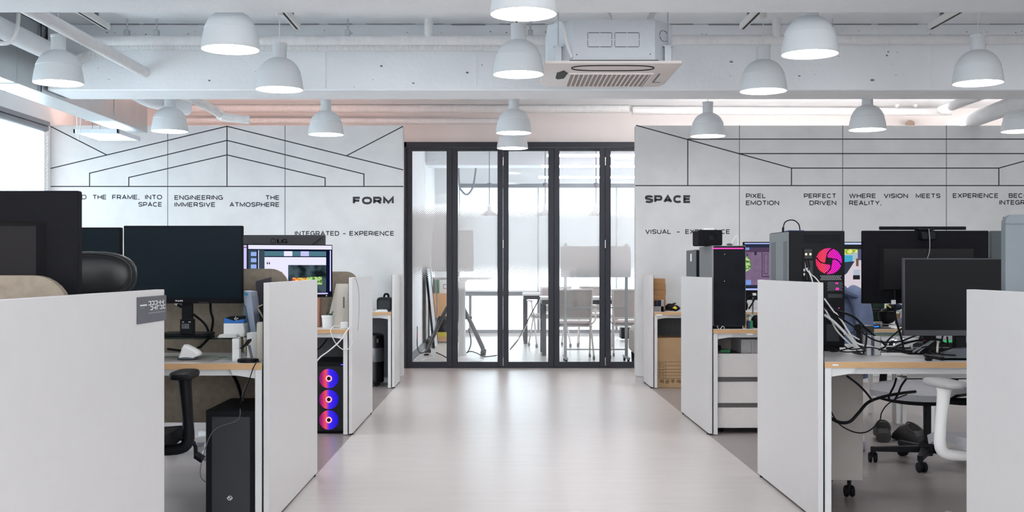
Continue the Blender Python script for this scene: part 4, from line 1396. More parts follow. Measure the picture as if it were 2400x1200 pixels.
d = 7.82
x1 = lx1 - .035
x0 = x1 - .225
t = case('black computer with three glowing blue and red fans under the desk', x0, x1, d, d + .45, 0, Z(848, d))
m = MB(); m.box(x0 + .004, x1 - .004, d - .004, d, .02, Z(858, d), .002)
t.part('front_panel', m, mat('gloss_black_front', (16, 17, 22), 0.25, var=0.03))
for py in (887, 936, 984):
    fan(t, X(771, d), d - .0045, Z(py, d), .066, FANB)
m = MB(); m.box(X(799, d), X(805, d), d - .0052, d - .004, Z(855.5, d), Z(853.5, d))
t.part('power_light', m, emit('blue_led', (60, 60, 255), 3.0))
# tall tower on the third bench
d = 7.78
x0, x1 = rx0 - .002, X(1748, d)
zt = Z(575.5, d)
t = case('tall black tower with a pink light strip standing on the desk', x0, x1, d, d + .50, DT, zt, mat('grey_side_panel', (110, 114, 118), 0.45, var=0.05))
m = MB(); m.box(x0 + .012, x1 - .004, d - .006, d, DT + .022, zt - .004, .004)
fp = t.part('front_panel', m, mat('black_mesh_front', (25, 27, 33), 0.55, var=0.3, scale=14, bump=0.15, bscale=600, spec=0.12))
m = MB(); m.box(x0, x0 + .010, d - .005, d, DT + .022, zt - .002)
t.part('front_trim', m, GREYM)
m = MB(); m.box(X(1669, d), X(1742, d), d - .0075, d - .006, Z(583.5, d), Z(581, d))
t.part('light_strip', m, emit('pink_strip', (255, 70, 170), 1.6))
m = MB()
for px, py in ((1698, 596), (1697.5, 659)): m.cyl((X(px, d), d - .006, Z(py, d)), (X(px, d), d - .0075, Z(py, d)), .0025, 8)
t.part('indicator', m, emit('ind_white', (190, 210, 220), 1.0))
m = MB()
c = P(1689, 774, d) + Vector((0, 0, .012))
for pts in ([(-.021, .013), (-.026, .006), (-.014, -.007)], [(-.006, -.012), (.010, .010), (.022, .005), (.025, -.004), (.018, -.012)]):
    for k in range(len(pts) - 1):
        m.line((c.x + pts[k][0], c.z + pts[k][1] + .006), (c.x + pts[k + 1][0], c.z + pts[k + 1][1] + .006), .0032, d - .009, d - .007)
t.part('emblem', m, PAPER)
# little box with a round fan on top of it
t = Thing('fan_box', 'small black cube with a round fan grille on top of the tall black tower', 'device', (X(1660, 7.9), 7.95, zt))
x0, x1 = X(1637, 7.86), X(1693, 7.86)
m = MB(); m.prism(rounded(x0, x1, zt + .001, Z(539, 7.86), .012), 7.86, 8.1, 'xz')
t.part('housing', m, BLACKM)
m = MB()
cx, cz = X(1667, 7.86), Z(557.5, 7.86)
for rad in (.016, .026, .036, .046):
    m.tube([(cx + rad * math.cos(2 * PI * k / 28), 7.859, cz + rad * math.sin(2 * PI * k / 28)) for k in range(29)], .0018, 5)
for k in range(4):
    a = PI / 4 + k * PI / 2
    m.tube([(cx + .014 * math.cos(a), 7.8585, cz + .014 * math.sin(a)), (cx + .05 * math.cos(a), 7.8585, cz + .05 * math.sin(a))], .002, 5)
m.cyl((cx, 7.86, cz), (cx, 7.857, cz), .016, 18)
t.part('fan_grille', m, BLACK)
m = MB(); m.box(X(1648, 7.9), X(1673, 7.9), 7.88, 7.96, Z(539, 7.86), Z(539, 7.86) + .012, .002)
t.part('port_block', m, PLASW)
t = Thing('usb_receiver', 'little dark receiver with a thin white lead on top of the tall black tower', 'device', (X(1712, 7.85), 7.85, zt))
m = MB(); m.ell((X(1710, 7.85), 7.85, zt + .008), .022, .02, .009, 12, 8)
t.part('body', m, GREYD)
m = MB(); m.tube([P(1714, 572, 7.85), P(1720, 560, 7.85), P(1726, 553, 7.85), P(1729, 558, 7.85), P(1730, 574, 7.85)], .003, 6, 5)
t.part('lead', m, PLASW)
# grey tower behind
d = 8.45
x0, x1 = rx0 + .005, rx0 + .075
t = case('grey sided tower half hidden behind the tall black one', X(1599, 8.9) if False else rx0 + .002, rx0 + .17, d, d + .44, DT, Z(585, d), GREYD)
m = MB(); m.box(rx0 + .006, rx0 + .166, d - .005, d, DT + .03, Z(587, d), .003)
t.part('front_panel', m, BLACK)
m = MB(); m.box(rx0 + .0005, rx0 + .002, d + .18, d + .24, Z(612, d), Z(594, d))
t.part('sticker', m, PAPER)
# pink fan computer, rear towards the camera
d = 5.68
x0, x1 = X(1848.5, d) + .004, X(1980, d)
zt, zb = Z(541, d), DT
t = case('black computer with a glowing pink fan, its rear side showing', x0, x1, d, d + .42, zb, zt, BLACKM)
m = MB(); m.box(x0 - .003, x0, d + .01, d + .415, zb + .03, zt - .004)
sp = t.part('side_panel', m, mat('graphite_side', (112, 120, 124), 0.42, var=0.02))
m = MB()
for (u0, u1) in ((.06, .26), (.66, .92)):
    m.box(x0 - .0036, x0 - .003, d + .01 + .4 * u0, d + .01 + .4 * u1, zb + .08, zt - .05)
t.sub(sp, 'vent_strip', m, GREYD)
m = MB(); m.box(x0 + .003, x1 - .003, d - .002, d, zb + .03, zt - .003)
bp = t.part('back_plate', m, BLACK)
def honey(px0, px1, py0, py1, r, y):
    m = MB(); dx = r * 2.3; k = 0
    zz = Z(py1, d)
    while zz < Z(py0, d):
        xx = X(px0, d) + (dx / 2 if k % 2 else 0)
        while xx < X(px1, d):
            m.cyl((xx, y, zz), (xx, y - .0006, zz), r, 6)
            xx += dx
        zz += dx * .87; k += 1
    return m
t.part('top_vent', honey(1884, 1969, 551, 568, .0042, d - .002), mat('vent_hole', (4, 5, 8), 0.9))
m = honey(1924, 1972, 647, 655, .0042, d - .002); t.part('slot_vent', m, GREYM)
m = honey(1940, 1974, 660, 680, .0038, d - .002); t.part('lower_vent', m, GREYD)
fan(t, X(1942, d), d - .0025, Z(612, d), .064, FANP, True)
m = MB(); m.box(X(1883, d), X(1903, d), d - .012, d - .002, Z(607, d), Z(583, d), .002); m.box(X(1883, d), X(1905, d), d - .006, d - .002, Z(656, d), Z(610, d), .001)
io = t.part('port_panel', m, mat('io_dark', (20, 22, 24), 0.5))
m = MB()
for px in (1887, 1897): m.cyl((X(px, d), d - .012, Z(596, d)), (X(px, d), d - .02, Z(596, d)), .0055, 12)
t.sub(io, 'antenna_socket', m, mat('brass', (225, 205, 160), 0.3, 0.8))
m = MB()
for px, py in ((1884, 633), (1884, 643), (1889, 633)): m.box(X(px - 2, d), X(px + 2.2, d), d - .010, d - .006, Z(py + 3, d), Z(py - 3, d), .001)
t.sub(io, 'plug', m, PLASW)
m = MB()
for (px, py, r) in ((1961, 664, .006), (1962, 677, .008), (1954, 692, .004), (1962, 693, .006), (1966, 722, .003)): m.box(X(px, d) - r, X(px, d) + r, d - .0034, d - .002, Z(py, d) - r * .7, Z(py, d) + r * .7)
t.part('pink_light', m, emit('pink_small', (255, 60, 190), 0.9))
m = MB(); m.box(X(1940, d), X(1974, d), d - .004, d - .002, Z(698, d), Z(689, d)); m.box(X(1936, d), X(1966, d), d - .005, d - .002, Z(800, d), Z(760, d), .001)
t.part('expansion_bracket', m, mat('io_mid', (40, 44, 50), 0.5))
t = Thing('drive_pad', 'blue charging pad with a black looped lead on top of the pink fan computer', 'device', (X(1870, 5.85), 5.9, zt))
m = MB(); m.box(X(1848, 5.85), X(1886, 5.85), 5.85, 5.97, zt, zt + .009, .003)
t.part('pad', m, mat('blue_pad', (60, 85, 140), 0.5))
m = MB(); m.tube([P(1875, 540, 5.83), P(1872, 526, 5.83), P(1862, 517, 5.83), P(1850, 516, 5.83), P(1840, 521, 5.83), P(1836, 532, 5.83), P(1835, 545, 5.84)], .003, 7, 6)
t.part('lead', m, BLACK)
m = MB(); m.cyl(P(1835.5, 533, 5.83), P(1835, 546, 5.83), .0055, 10)
t.part('plug', m, BLACK)

# ------------------------------------------------------------------ office chairs
def office_chair(label, x, y, rz, frame, base, seatm, backm, headrest=False, castm=None, mesh_seat=False, group='office chairs', leg0=0.3, seat_z=.46, arm_z=.66, backtop=.98, lever=False):
    t = Thing('office_chair', label, 'chair', (x, y, 0), rz, group=group, local=True)
    castm = castm or BLACK
    m = MB(); m.cyl((0, 0, .05), (0, 0, .13), .032, 18); m.lathe([(.05, .075), (.052, .10), (.038, .13), (0, .13)], seg=20)
    bs = t.part('base', m, base)
    for k in range(5):
        a = leg0 + 2 * PI * k / 5
        c, s = math.cos(a), math.sin(a)
        mm = Matrix.Rotation(a, 4, 'Z')
        m = MB()
        m.add([(.02, -.026, .105), (.02, .026, .105), (.02, .026, .068), (.02, -.026, .068), (.31, -.016, .09), (.31, .016, .09), (.31, .016, .066), (.31, -.016, .066)],
              [(0, 1, 2, 3), (7, 6, 5, 4), (0, 4, 5, 1), (1, 5, 6, 2), (2, 6, 7, 3), (3, 7, 4, 0)], mm)
        m.cyl(mm @ Vector((.30, 0, .092)), mm @ Vector((.30, 0, .058)), .015, 10)
        t.part('base_arm', m, base)
        m = MB()
        cm = mm @ Matrix.Translation((.30, 0, 0)) @ Matrix.Rotation(.7 + k, 4, 'Z')
        for sy in (-1, 1):
            m.lathe([(0, -.010), (.024, -.010), (.029, -.006), (.029, .006), (.024, .010), (0, .010)], cm @ Vector((.012, 0, 0)) * 0 + Vector((0, 0, 0)), 16, cm @ Matrix.Translation((.012, sy * .0145, .029)), axis='y')
        m.box(-.012, .03, -.005, .005, .03, .062, .003, cm)
        t.part('caster', m, castm)
    m = MB(); m.cyl((0, 0, .12), (0, 0, seat_z - .10), .022, 14); m.cyl((0, 0, .24), (0, 0, seat_z - .06), .014, 12)
    t.part('gas_column', m, BLACK)
    m = MB(); m.box(-.09, .09, -.14, .13, seat_z - .10, seat_z - .045, .02); m.tube([(0, -.10, seat_z - .07), (0, -.22, seat_z - .05), (0, -.285, seat_z + .06), (0, -.29, seat_z + .22)], [.035, .035, .03, .025], 10, 5)
    t.part('mechanism', m, frame)
    m = MB()
    W = .25
    grid = []
    n = 9
    for i in range(n):
        v = i / (n - 1)
        yy = -.22 + .46 * v
        for j in range(n):
            u = -1 + 2 * j / (n - 1)
            wv = W * (1 - .18 * max(0, v - .6) ** 1.2 - .05 * (1 - v))
            grid.append((u * wv, yy - .02 * u * u * (v > .5), seat_z + .012 * u * u - .035 * max(0, v - .78) / .22))
    top = len(grid)
    vs = grid + [(p[0] * .98, p[1] * .98, p[2] - .036) for p in grid]
    fs = []
    for i in range(n - 1):
        for j in range(n - 1):
            a = i * n + j
            fs.append((a, a + 1, a + n + 1, a + n)); fs.append((top + a, top + a + n, top + a + n + 1, top + a + 1))
    ring = [j for j in range(n)] + [i * n + n - 1 for i in range(1, n)] + [(n - 1) * n + j for j in range(n - 2, -1, -1)] + [i * n for i in range(n - 2, 0, -1)]
    for k in range(len(ring)):
        a, c = ring[k], ring[(k + 1) % len(ring)]
        fs.append((a, top + a, top + c, c))
    m.add(vs, fs)
    t.part('seat', m, seatm)
    m = MB(); m.add([(p[0] * .93, p[1] * .93, p[2] - .03) for p in grid] + [(p[0] * .8, p[1] * .8, p[2] - .062) for p in grid], fs)
    t.part('seat_pan', m, frame)
    # backrest: curved shell with a rim
    def bp(u, v, off=0.0):
        zz = seat_z + .08 + (backtop - seat_z - .08) * v
        wv = .225 * (1 - .12 * abs(v - .45) * 2) 
        yy = -.27 - .07 * math.sin(v * 1.6) + .055 * (abs(u) ** 2) - .03 * math.sin(v * PI)
        return (u * wv, yy + off, zz)
    m = MB(); n1, n2 = 11, 13
    vs = [bp(-1 + 2 * j / (n1 - 1), i / (n2 - 1), .006) for i in range(n2) for j in range(n1)] + [bp(-1 + 2 * j / (n1 - 1), i / (n2 - 1), -.008) for i in range(n2) for j in range(n1)]
    T = n1 * n2; fs = []
    for i in range(n2 - 1):
        for j in range(n1 - 1):
            a = i * n1 + j
            fs.append((a, a + n1, a + n1 + 1, a + 1)); fs.append((T + a, T + a + 1, T + a + n1 + 1, T + a + n1))
    m.add(vs, fs)
    bk = t.part('backrest', m, backm)
    m = MB()
    rim = [bp(-1 + 2 * j / 10, 0) for j in range(11)] + [bp(1, i / 12) for i in range(1, 13)] + [bp(1 - 2 * j / 10, 1) for j in range(1, 11)] + [bp(-1, 1 - i / 12) for i in range(1, 13)]
    m.tube(rim, .013, 8, cap=False)
    m.tube([bp(0, .0, -.012), bp(0, .5, -.02)], .02, 8)
    t.sub(bk, 'backrest_frame', m, frame)
    if headrest:
        hz = backtop + .115
        m = MB()
        m.ell((0, -.325, hz), .170, .045, .088, 28, 14, e=.75)
        m.v = [Vector((p.x, p.y + .5 * p.x * p.x, p.z)) for p in m.v]
        hd = t.part('headrest', m, LEATHER)
        m = MB()
        m.tube([(.162 * math.copysign(abs(math.cos(a)) ** .75, math.cos(a)), -.372 + .5 * .022 * math.cos(a) ** 2, hz + .078 * math.copysign(abs(math.sin(a)) ** .8, math.sin(a))) for a in [2 * PI * k / 48 for k in range(49)]], .003, 6, cap=False)
        t.sub(hd, 'piping', m, LEATHER)
        m = MB(); m.tube([(0, -.37, backtop - .05), (0, -.375, backtop + .0), (0, -.345, backtop + .03)], .018, 8, 4)
        t.part('headrest_post', m, frame)
    for s in (-1, 1):
        m = MB()
        m.tube([(s * .10, 0.0, seat_z - .075), (s * .24, .0, seat_z - .07), (s * .285, 0, seat_z - .04), (s * .285, .0, seat_z + .05), (s * .275, -.005, arm_z - .05), (s * .272, .0, arm_z - .02)], [.02, .022, .024, .022, .026, .032], 10, 4)
        ar = t.part('armrest', m, frame)
        m = MB(); m.ell((s * .27, .01, arm_z - .006), .046, .125, .018, 28, 10, e=.6)
        t.sub(ar, 'arm_pad', m, BLACK if frame == BLACK else mat('grey_arm_pad', (176, 174, 174), 0.6, var=0.02))
    if lever:
        m = MB(); m.tube([(.24, .03, seat_z - .03), (.30, .04, seat_z - .05), (.305, .05, seat_z - .11)], .008, 8, 3); m.cyl((.305, .05, seat_z - .10), (.335, .05, seat_z - .12), .016, 10)
        t.part('lever', m, BLACK)
    return t


office_chair('black office chair with a padded headrest in front of the black monitor desk', -1.545, 4.60, .04, BLACK, BLACK, BLACK, BLACK, True, leg0=.55, seat_z=.47, arm_z=.705, backtop=.985, lever=True)
office_chair('black based office chair glimpsed below the felt of the mouse desk', -2.62, 7.15, .5, BLACK, BLACK, BLACK, BLACK, leg0=.2)
office_chair('pale based office chair, only one wheel showing behind the mesh computer', -1.73, 7.05, .2, STEELW, STEELW, MESHF, MESHF, castm=mat('pale_caster', (170, 172, 186), 0.5), leg0=.75, backtop=.95)
office_chair('white framed office chair with grey arm pad beside the picture edge panel', 2.03, 4.62, .10, PLASW, mat('warm_white_base', (216, 210, 200), 0.5), MESHF, MESHF, castm=GREYM, leg0=1.95, arm_z=.672, seat_z=.45)
office_chair('black based office chair with grey mesh back beneath the cable covered desk', 2.44, 6.62, PI - .9, BLACK, BLACK, MESHF, MESHF, leg0=1.2 + .9 - .1, seat_z=.45, arm_z=.62, backtop=.86)
office_chair('white wheeled office chair carrying the blue jacket', 1.93, 7.20, .1, PLASW, PLASW, MESHF, MESHF, castm=mat('pale_caster', (170, 172, 186), 0.5), leg0=.85, backtop=1.0)

# jacket over the chair back
JX, JY = 1.915, 7.20 - .35
t = Thing('jacket', 'slate blue jacket draped over the back of a white wheeled chair', 'jacket', (JX, JY, .5))
m = MB()
rows, seg = 16, 40
vs, fs = [], []
rj = random.Random(4)
for i in range(rows):
    v = i / (rows - 1)
    z = 1.04 - .56 * v
    w2 = (.13 + .07 * min(1, v * 5) ** .6) + .035 * v
    dp = .03 + .075 * min(1, v * 3) ** .7 + .012 * v
    for k in range(seg):
        a = 2 * PI * k / seg
        fold = .014 * v * math.sin(a * 7 + 2.2 * v) + .008 * v * math.sin(a * 13 + 4 * v)
        cx, sy = math.cos(a), math.sin(a)
        ex = math.copysign(abs(cx) ** .7, cx)
        vs.append((JX + (w2 + fold) * ex, JY + (dp + fold) * sy, z + .012 * math.sin(a * 3) * v - .03 * (abs(cx) ** 3) * (1 - v)))
for i in range(rows - 1):
    for k in range(seg):
        a, c = i * seg + k, i * seg + (k + 1) % seg
        fs.append((a, a + seg, c + seg, c))
fs.append(tuple(range(seg)))
m.add(vs, fs)
t.part('body', m, DENIM)
for s in (-1, 1):
    m = MB(); m.tube([(JX + s * .14, JY - .03, .995), (JX + s * .185, JY - .07, .94), (JX + s * .205, JY - .10, .80), (JX + s * .185, JY - .12, .66), (JX + s * .19, JY - .11, .52)], [.055, .075, .068, .06, .056], 14, 4, flat=.7)
    t.part('sleeve', m, DENIM)
m = MB(); m.tube([(JX - .13, JY - .06, 1.03), (JX - .05, JY - .10, 1.035), (JX + .06, JY - .11, .99), (JX + .17, JY - .10, .95)], [.03, .042, .045, .03], 10, 5, flat=.5)
t.part('collar', m, DENIMD)

# ------------------------------------------------------------------ mobile pedestals
def pedestal(label, x0, x1, y0, y1, z0, z1, front=-1, m_=DRAWER, tray=False):
    t = Thing('drawer_unit', label, 'drawer unit', ((x0 + x1) / 2, (y0 + y1) / 2, 0))
    ztop = z1
    m = MB(); m.box(x0, x1, y0 + (.02 if front < 0 else 0), y1 - (0 if front < 0 else .02), z0, ztop, .002)
    t.part('carcass', m, DARKGAP if front < 0 else m_)
    h = (ztop - z0)
    if front < 0:
        for k, (a, c) in enumerate(((.0, .272), (.335, .62), (.685, 1.0))):
            m = MB(); m.box(x0 - .001, x1 + .001, y0, y0 + .02, z0 + h * a, z0 + h * c, .002)
            t.part('drawer', m, m_)
        m = MB(); m.box(x0 + .012, x0 + .035, y0 - .0008, y0, z0 + h * .955, z0 + h * .965)
        t.part('lock_label', m, GREYM)
    else:
        m = MB(); m.box(x0, x1, y1 - .02, y1, z0, z1, .002)
        t.part('drawer_front', m, m_)
    for xx in (x0 + .05, x1 - .05):
        for yy in (y0 + .06, y1 - .06):
            m = MB()
            for sx in (-1, 1): m.lathe([(0, -.008), (.026, -.008), (.03, 0), (.026, .008), (0, .008)], (xx + sx * .014, yy, .03), 14, axis='x')
            m.box(xx - .008, xx + .008, yy - .012, yy + .012, .03, z0, .003)
            t.part('caster', m, BLACK)
    return t


d = 7.84
pedestal('greige three drawer unit on wheels under the tall black tower desk', X(1673, d), X(1673, d) + .42, d, d + .45, Z(1003, d), Z(829, d))
x0 = X(1673, d)
t = Thing('storage_box', 'open taupe tray box standing on the three drawer unit', 'box', (x0 + .2, d + .2, Z(829, d)))
zt0 = Z(829, d)
m = MB(); m.box(x0 + .005, x0 + .27, d + .38, d + .40, zt0, zt0 + .075); m.box(x0 + .262, x0 + .275, d + .02, d + .40, zt0, zt0 + .085)
t.part('shell', m, CABTAUPE)
m = MB(); m.box(X(1739, d), x0 + .42, d + .03, d + .4, zt0, Z(796, d), .003)
t.part('grey_side', m, mat('tray_grey', (176, 176, 178), .5))
single('tape_roll', MB().prism(rounded(X(1692, d), X(1715, d), zt0 + .004, Z(821, d), .006), d + .05, d + .12, 'xz'), GREEN, 'green flat case lying on the drawer unit', 'case')
single('pouch', MB().box(X(1680, d), X(1693, d), d + .04, d + .1, zt0 + .001, Z(825, d), .003), mat('dusty_red', (150, 95, 92), .7), 'dusty red pouch lying by the green case on the drawer unit', 'pouch')
t = Thing('stapler', 'black stapler with a pale edge on the drawer unit', 'stapler', (X(1690, d), d + .18, zt0))
m = MB(); m.prism([(X(1682, d), zt0 + .06), (X(1700, d), zt0 + .045), (X(1700, d), zt0 + .015), (X(1686, d), zt0 + .002), (X(1682, d), zt0 + .002)], d + .15, d + .2, 'xz')
t.part('body', m, BLACK)
m = MB(); m.box(X(1686, d), X(1701, d), d + .148, d + .2, zt0 + .011, zt0 + .016)
t.part('edge', m, GREYM)
d = 5.60
pedestal('taupe cabinet on black wheels seen from behind, under the cable covered desk', rx0 + .034, X(2023, d), d, d + .5, Z(1126, d), DT - .08, 1, CABTAUPE)

# ------------------------------------------------------------------ things on the desk with the black monitor
t = Thing('riser_shelf', 'green tinted glass riser under the black monitor', 'monitor stand', (X(470, 5.3), 5.3, DT))
m = MB(); m.box(X(330, 5.28), X(571, 5.28), 5.18, 5.46, RIS - .006, RIS, .001)
t.part('glass_shelf', m, SHELFG)
for xx in (X(345, 5.28), X(562, 5.28)):
    m = MB(); m.cyl((xx, 5.40, DT), (xx, 5.40, RIS - .006), .009, 10)
    t.part('leg', m, CHROME)
t = Thing('desk_clock', 'small black cube clock with white rows of writing on the glass riser', 'clock', (X(437, 5.2), 5.21, RIS + .016))
m = MB(); m.prism(rounded(X(422, 5.19), X(452, 5.19), RIS + .0165, Z(748, 5.19), .005), 5.19, 5.23, 'xz')
t.part('case', m, BLACK)
m = MB()
m.box(X(427, 5.19), X(431, 5.19), 5.1893, 5.19, Z(756, 5.19), Z(753.5, 5.19)); m.box(X(442, 5.19), X(447, 5.19), 5.1893, 5.19, Z(756, 5.19), Z(753.5, 5.19))
for k in range(5):
    xa = 426
    for wd in (4, 3, 6, 5):
        m.box(X(xa, 5.19), X(xa + wd - 1, 5.19), 5.1893, 5.19, Z(760.4 + k * 2.4, 5.19), Z(759.4 + k * 2.4, 5.19)); xa += wd
t.part('lettering', m, mat('clock_print', (150, 160, 165), .6))
t = Thing('cable', 'black video cable with a white plug hanging behind the riser', 'cable', P(450, 760, 5.33))
m = MB(); m.tube([P(414, 713, 5.4), P(430, 722, 5.41), P(455, 738, 5.42), P(478, 757, 5.42), P(488, 776, 5.43), P(486, 792, 5.48), P(470, 812, 5.5), P(440, 822, 5.49), P(392, 818, 5.48)], .0055, 8, 5)
t.part('lead', m, BLACK)
m = MB(); m.cyl(P(410, 711, 5.4), P(416, 714, 5.4), .006, 8)
t.part('plug', m, PAPER)
single('cable', MB().tube([P(493, 705, 5.42), P(494, 730, 5.43), P(499, 750, 5.43), P(495, 778, 5.48), P(486, 797, 5.5), P(468, 815, 5.5)], .006, 8, 5), BLACK, 'thick black power cable dropping from the monitor to the felt screen', 'cable')
single('desk_mat', MB().box(X(395, 5.06) - .25, X(497, 5.06), 5.04, 5.33, DT, DT + .003), mat('greige_mat', (156, 150, 144), .9, var=.05), 'greige felt desk mat under the white mouse', 'desk mat')
t = Thing('computer_mouse', 'white upright ergonomic mouse on the greige mat', 'mouse', (X(445, 5.14), 5.14, DT + .003))
m = MB()
prof = [(-.052, .012), (-.044, .030), (-.036, .058), (-.028, .070), (-.012, .071), (.012, .060), (.038, .045), (.049, .032), (.047, .022), (.02, .008), (0, .006), (-.03, .006)]
n = len(prof)
cxm = X(447, 5.14)
rings = [(-.036, .72), (-.026, .92), (0, 1.0), (.026, .92), (.036, .72)]
vs = [(cxm + (p - 0) * s, 5.14 + yy, DT + .003 + .004 + (q - .006) * s + (1 - s) * .01) for (yy, s) in rings for (p, q) in prof]
fs = []
for i in range(len(rings) - 1):
    for k in range(n):
        a, c = i * n + k, i * n + (k + 1) % n
        fs.append((a, c, c + n, a + n))
fs += [tuple(range(n))[::-1], tuple(range((len(rings) - 1) * n, len(rings) * n))]
m.add(vs, fs)
bo = t.part('shell', m, PLASW)
m = MB(); m.ell((cxm - .012, 5.135, DT + .010), .047, .042, .010, 20, 8)
t.part('grip', m, GREYD)
t = Thing('tissue_box', 'white box with blue sleeve and black pattern standing on the glass riser', 'box', (X(545, 5.3), 5.3, RIS))
xa, xb = X(524, 5.27), X(572, 5.27)
m = MB(); m.box(xa, xb, 5.27, 5.36, RIS + .0005, Z(758, 5.27), .001); m.box(xa, xb, 5.2692, 5.27, Z(768.6, 5.27), Z(768, 5.27))
t.part('carton', m, PAPER)
m = MB(); m.prism([(xa + .002, Z(758, 5.27)), (xb - .001, Z(758, 5.27)), (xb - .001, Z(748, 5.27)), (X(548, 5.27), Z(752, 5.27)), (xa + .002, Z(745, 5.27))], 5.271, 5.355, 'xz')
t.part('sleeve', m, BLUE)
m = MB(); m.prism([(X(527, 5.28), Z(745, 5.28)), (X(547, 5.28), Z(752, 5.28)), (X(569, 5.28), Z(748, 5.28)), (X(569, 5.28), Z(741, 5.28)), (X(541, 5.28), Z(741, 5.28))], 5.278, 5.35, 'xz')
lf = t.part('lid', m, BLACK)
m = MB(); rr = random.Random(5)
for k in range(14):
    a = rr.uniform(0, 2 * PI); r = rr.uniform(.004, .011)
    c = P(553, 746, 5.277); m.line((c.x, c.z), (c.x + r * math.cos(a), c.z + r * .8 * math.sin(a)), .0018, 5.2772, 5.278)
t.sub(lf, 'white_splash', m, PAPER)
for k in range(3):
    m = MB(); m.box(X(511 + k, 5.2), X(557 - k * 2, 5.2), 5.19 + .004 * k, 5.26, RIS + .0005 + .0045 * k, RIS + .004 + .0045 * k, .0008)
    single('booklet', m, PAPER, 'thin white booklet lying flat on the glass riser, ' + ['undermost of three', 'middle of three', 'topmost of three'][k], 'booklet', 'booklets on the riser')
t = Thing('dropper_box', 'slim white box with a rounded cap standing on the desk', 'box', (X(552, 5.1), 5.11, DT))
m = MB(); m.box(X(544, 5.1), X(560.5, 5.1), 5.1, 5.135, DT, Z(794, 5.1), .001)
t.part('carton', m, PAPER)
m = MB(); m.ell((X(556, 5.1), 5.118, Z(793, 5.1)), .014, .014, .006, 12, 6)
t.part('cap', m, CHROME)
t = Thing('phone_stand', 'black round based phone stand on the desk corner', 'phone stand', (X(582, 5.03), 5.035, DT))
c = Vector((X(581.5, 5.035), 5.035, DT))
m = MB(); m.lathe([(.045, 0), (.046, .004), (.045, .013), (.043, .015), (0, .015)], c, 32)
t.part('base', m, BLACK)
m = MB(); m.cyl(c + Vector((.018, 0, .012)), c + Vector((.004, 0, .075)), .0055, 10)
t.part('stem', m, GREYD)
m = MB(); m.prism([(-.030, .062), (-.026, .060), (-.008, .07), (.008, .090), (.009, .102), (.004, .101), (-.01, .08)], -.03, .03, 'xz', Matrix.Translation(c))
t.part('cradle', m, BLACK)
m = MB(); m.tube([c + Vector((.045, 0, .006)), c + Vector((.055, -.035, .004)), P(604, 846, 4.972), P(594, 862, 4.97), P(585, 888, 4.97), P(576, 912, 4.99), P(562, 948, 5.05)], .0022, 6, 5)
t.part('lead', m, BLACK)
t = Thing('tumbler', 'cream two part tumbler at the end of the desk', 'bottle', (X(614, 5.1), 5.115, DT))
c = Vector((X(614.5, 5.1), 5.115, DT))
m = MB(); m.lathe([(.028, 0), (.030, .003), (.030, .072), (.0285, .078), (0, .078)], c, 28)
t.part('body', m, CREAM)
m = MB(); m.lathe([(.0285, .0785), (.0275, .125), (.0265, .165), (.022, .172), (0, .172)], c, 28)
t.part('lid', m, CREAM)
t = Thing('file_sleeve', 'clear plastic document sleeve with blue tip leaning in a row of files', 'file', (X(585, 5.34), 5.37, DT))
def lean(px0, py0, px1, py1, wpx, y0, y1, d):
    a = (X(px0, d), Z(py0, d)); c = (X(px1, d), Z(py1, d)); wd = wpx * d / F
    return [(a[0], a[1]), (a[0] + wd, a[1] - .004), (c[0] + wd * .85, c[1]), (c[0], c[1])]
m = MB(); m.prism(lean(569, 682, 590, 832, 19, 0, 0, 5.38), 5.38, 5.52, 'xz')
t.part('sleeve', m, SAGE)
m = MB(); m.prism(lean(572, 685, 574, 693, 9, 0, 0, 5.379), 5.3785, 5.38, 'xz')
t.part('tip', m, mat('cyan_tip', (80, 175, 215), .5))
m = MB(); m.prism([(X(585, 5.40), Z(660, 5.40)), (X(622, 5.40), Z(650, 5.40)), (X(622, 5.40), DT), (X(601, 5.40), DT)], 5.53, 5.545, 'xz')
single('folder', m, mat('charcoal_folder', (58, 56, 62), .7, var=.05), 'charcoal folder leaning behind the plastic sleeve', 'folder')
m = MB(); m.prism([(X(570, 5.34), Z(718, 5.34)), (X(574, 5.34), Z(716, 5.34)), (X(585, 5.34), Z(780, 5.34)), (X(573, 5.34), Z(780, 5.34)), (X(570, 5.34), Z(752, 5.34))], 5.345, 5.36, 'xz')
single('folder', m, mat('teal_folder', (84, 112, 134), .6), 'teal grey folder edge between the white box and plastic sleeve', 'folder')
t = Thing('notepad', 'curling white and yellow sticky note strip hanging in front of the files', 'note', (X(572, 5.2), 5.16, DT))
m = MB(); m.tube([P(570, 757, 5.15), P(573, 775, 5.15), P(571, 790, 5.15)], [.012, .013, .010], 8, 4, flat=.15)
t.part('white_sheet', m, PAPER)
m = MB(); m.tube([P(571, 788, 5.152), P(573, 808, 5.152), P(576, 825, 5.152)], [.007, .009, .008], 8, 4, flat=.15)
t.part('yellow_sheet', m, mat('pale_yellow', (228, 214, 140), .8))
single('white_case', MB().box(X(578, 5.22), X(603, 5.22), 5.22, 5.30, DT, Z(780, 5.22), .003), PLASW, 'white box behind the phone stand', 'box')
t = Thing('picture_stand', 'tilted dark tablet with a bright chrome edge by the end panel', 'tablet', (X(612, 5.12), 5.18, DT))
m = MB(); m.prism([(X(604, 5.17), Z(720, 5.17)), (X(622, 5.17), Z(711, 5.17)), (X(630, 5.17), DT), (X(621, 5.17), DT)], 5.175, 5.19, 'xz')
t.part('slab', m, BLACK)
m = MB(); m.tube([P(604, 721, 5.172), P(618, 745, 5.172)], .005, 8); m.tube([P(604, 720, 5.172), P(622, 711, 5.172)], .003, 6)
t.part('rim', m, mat('pale_gold', (214, 205, 188), .25, .8))
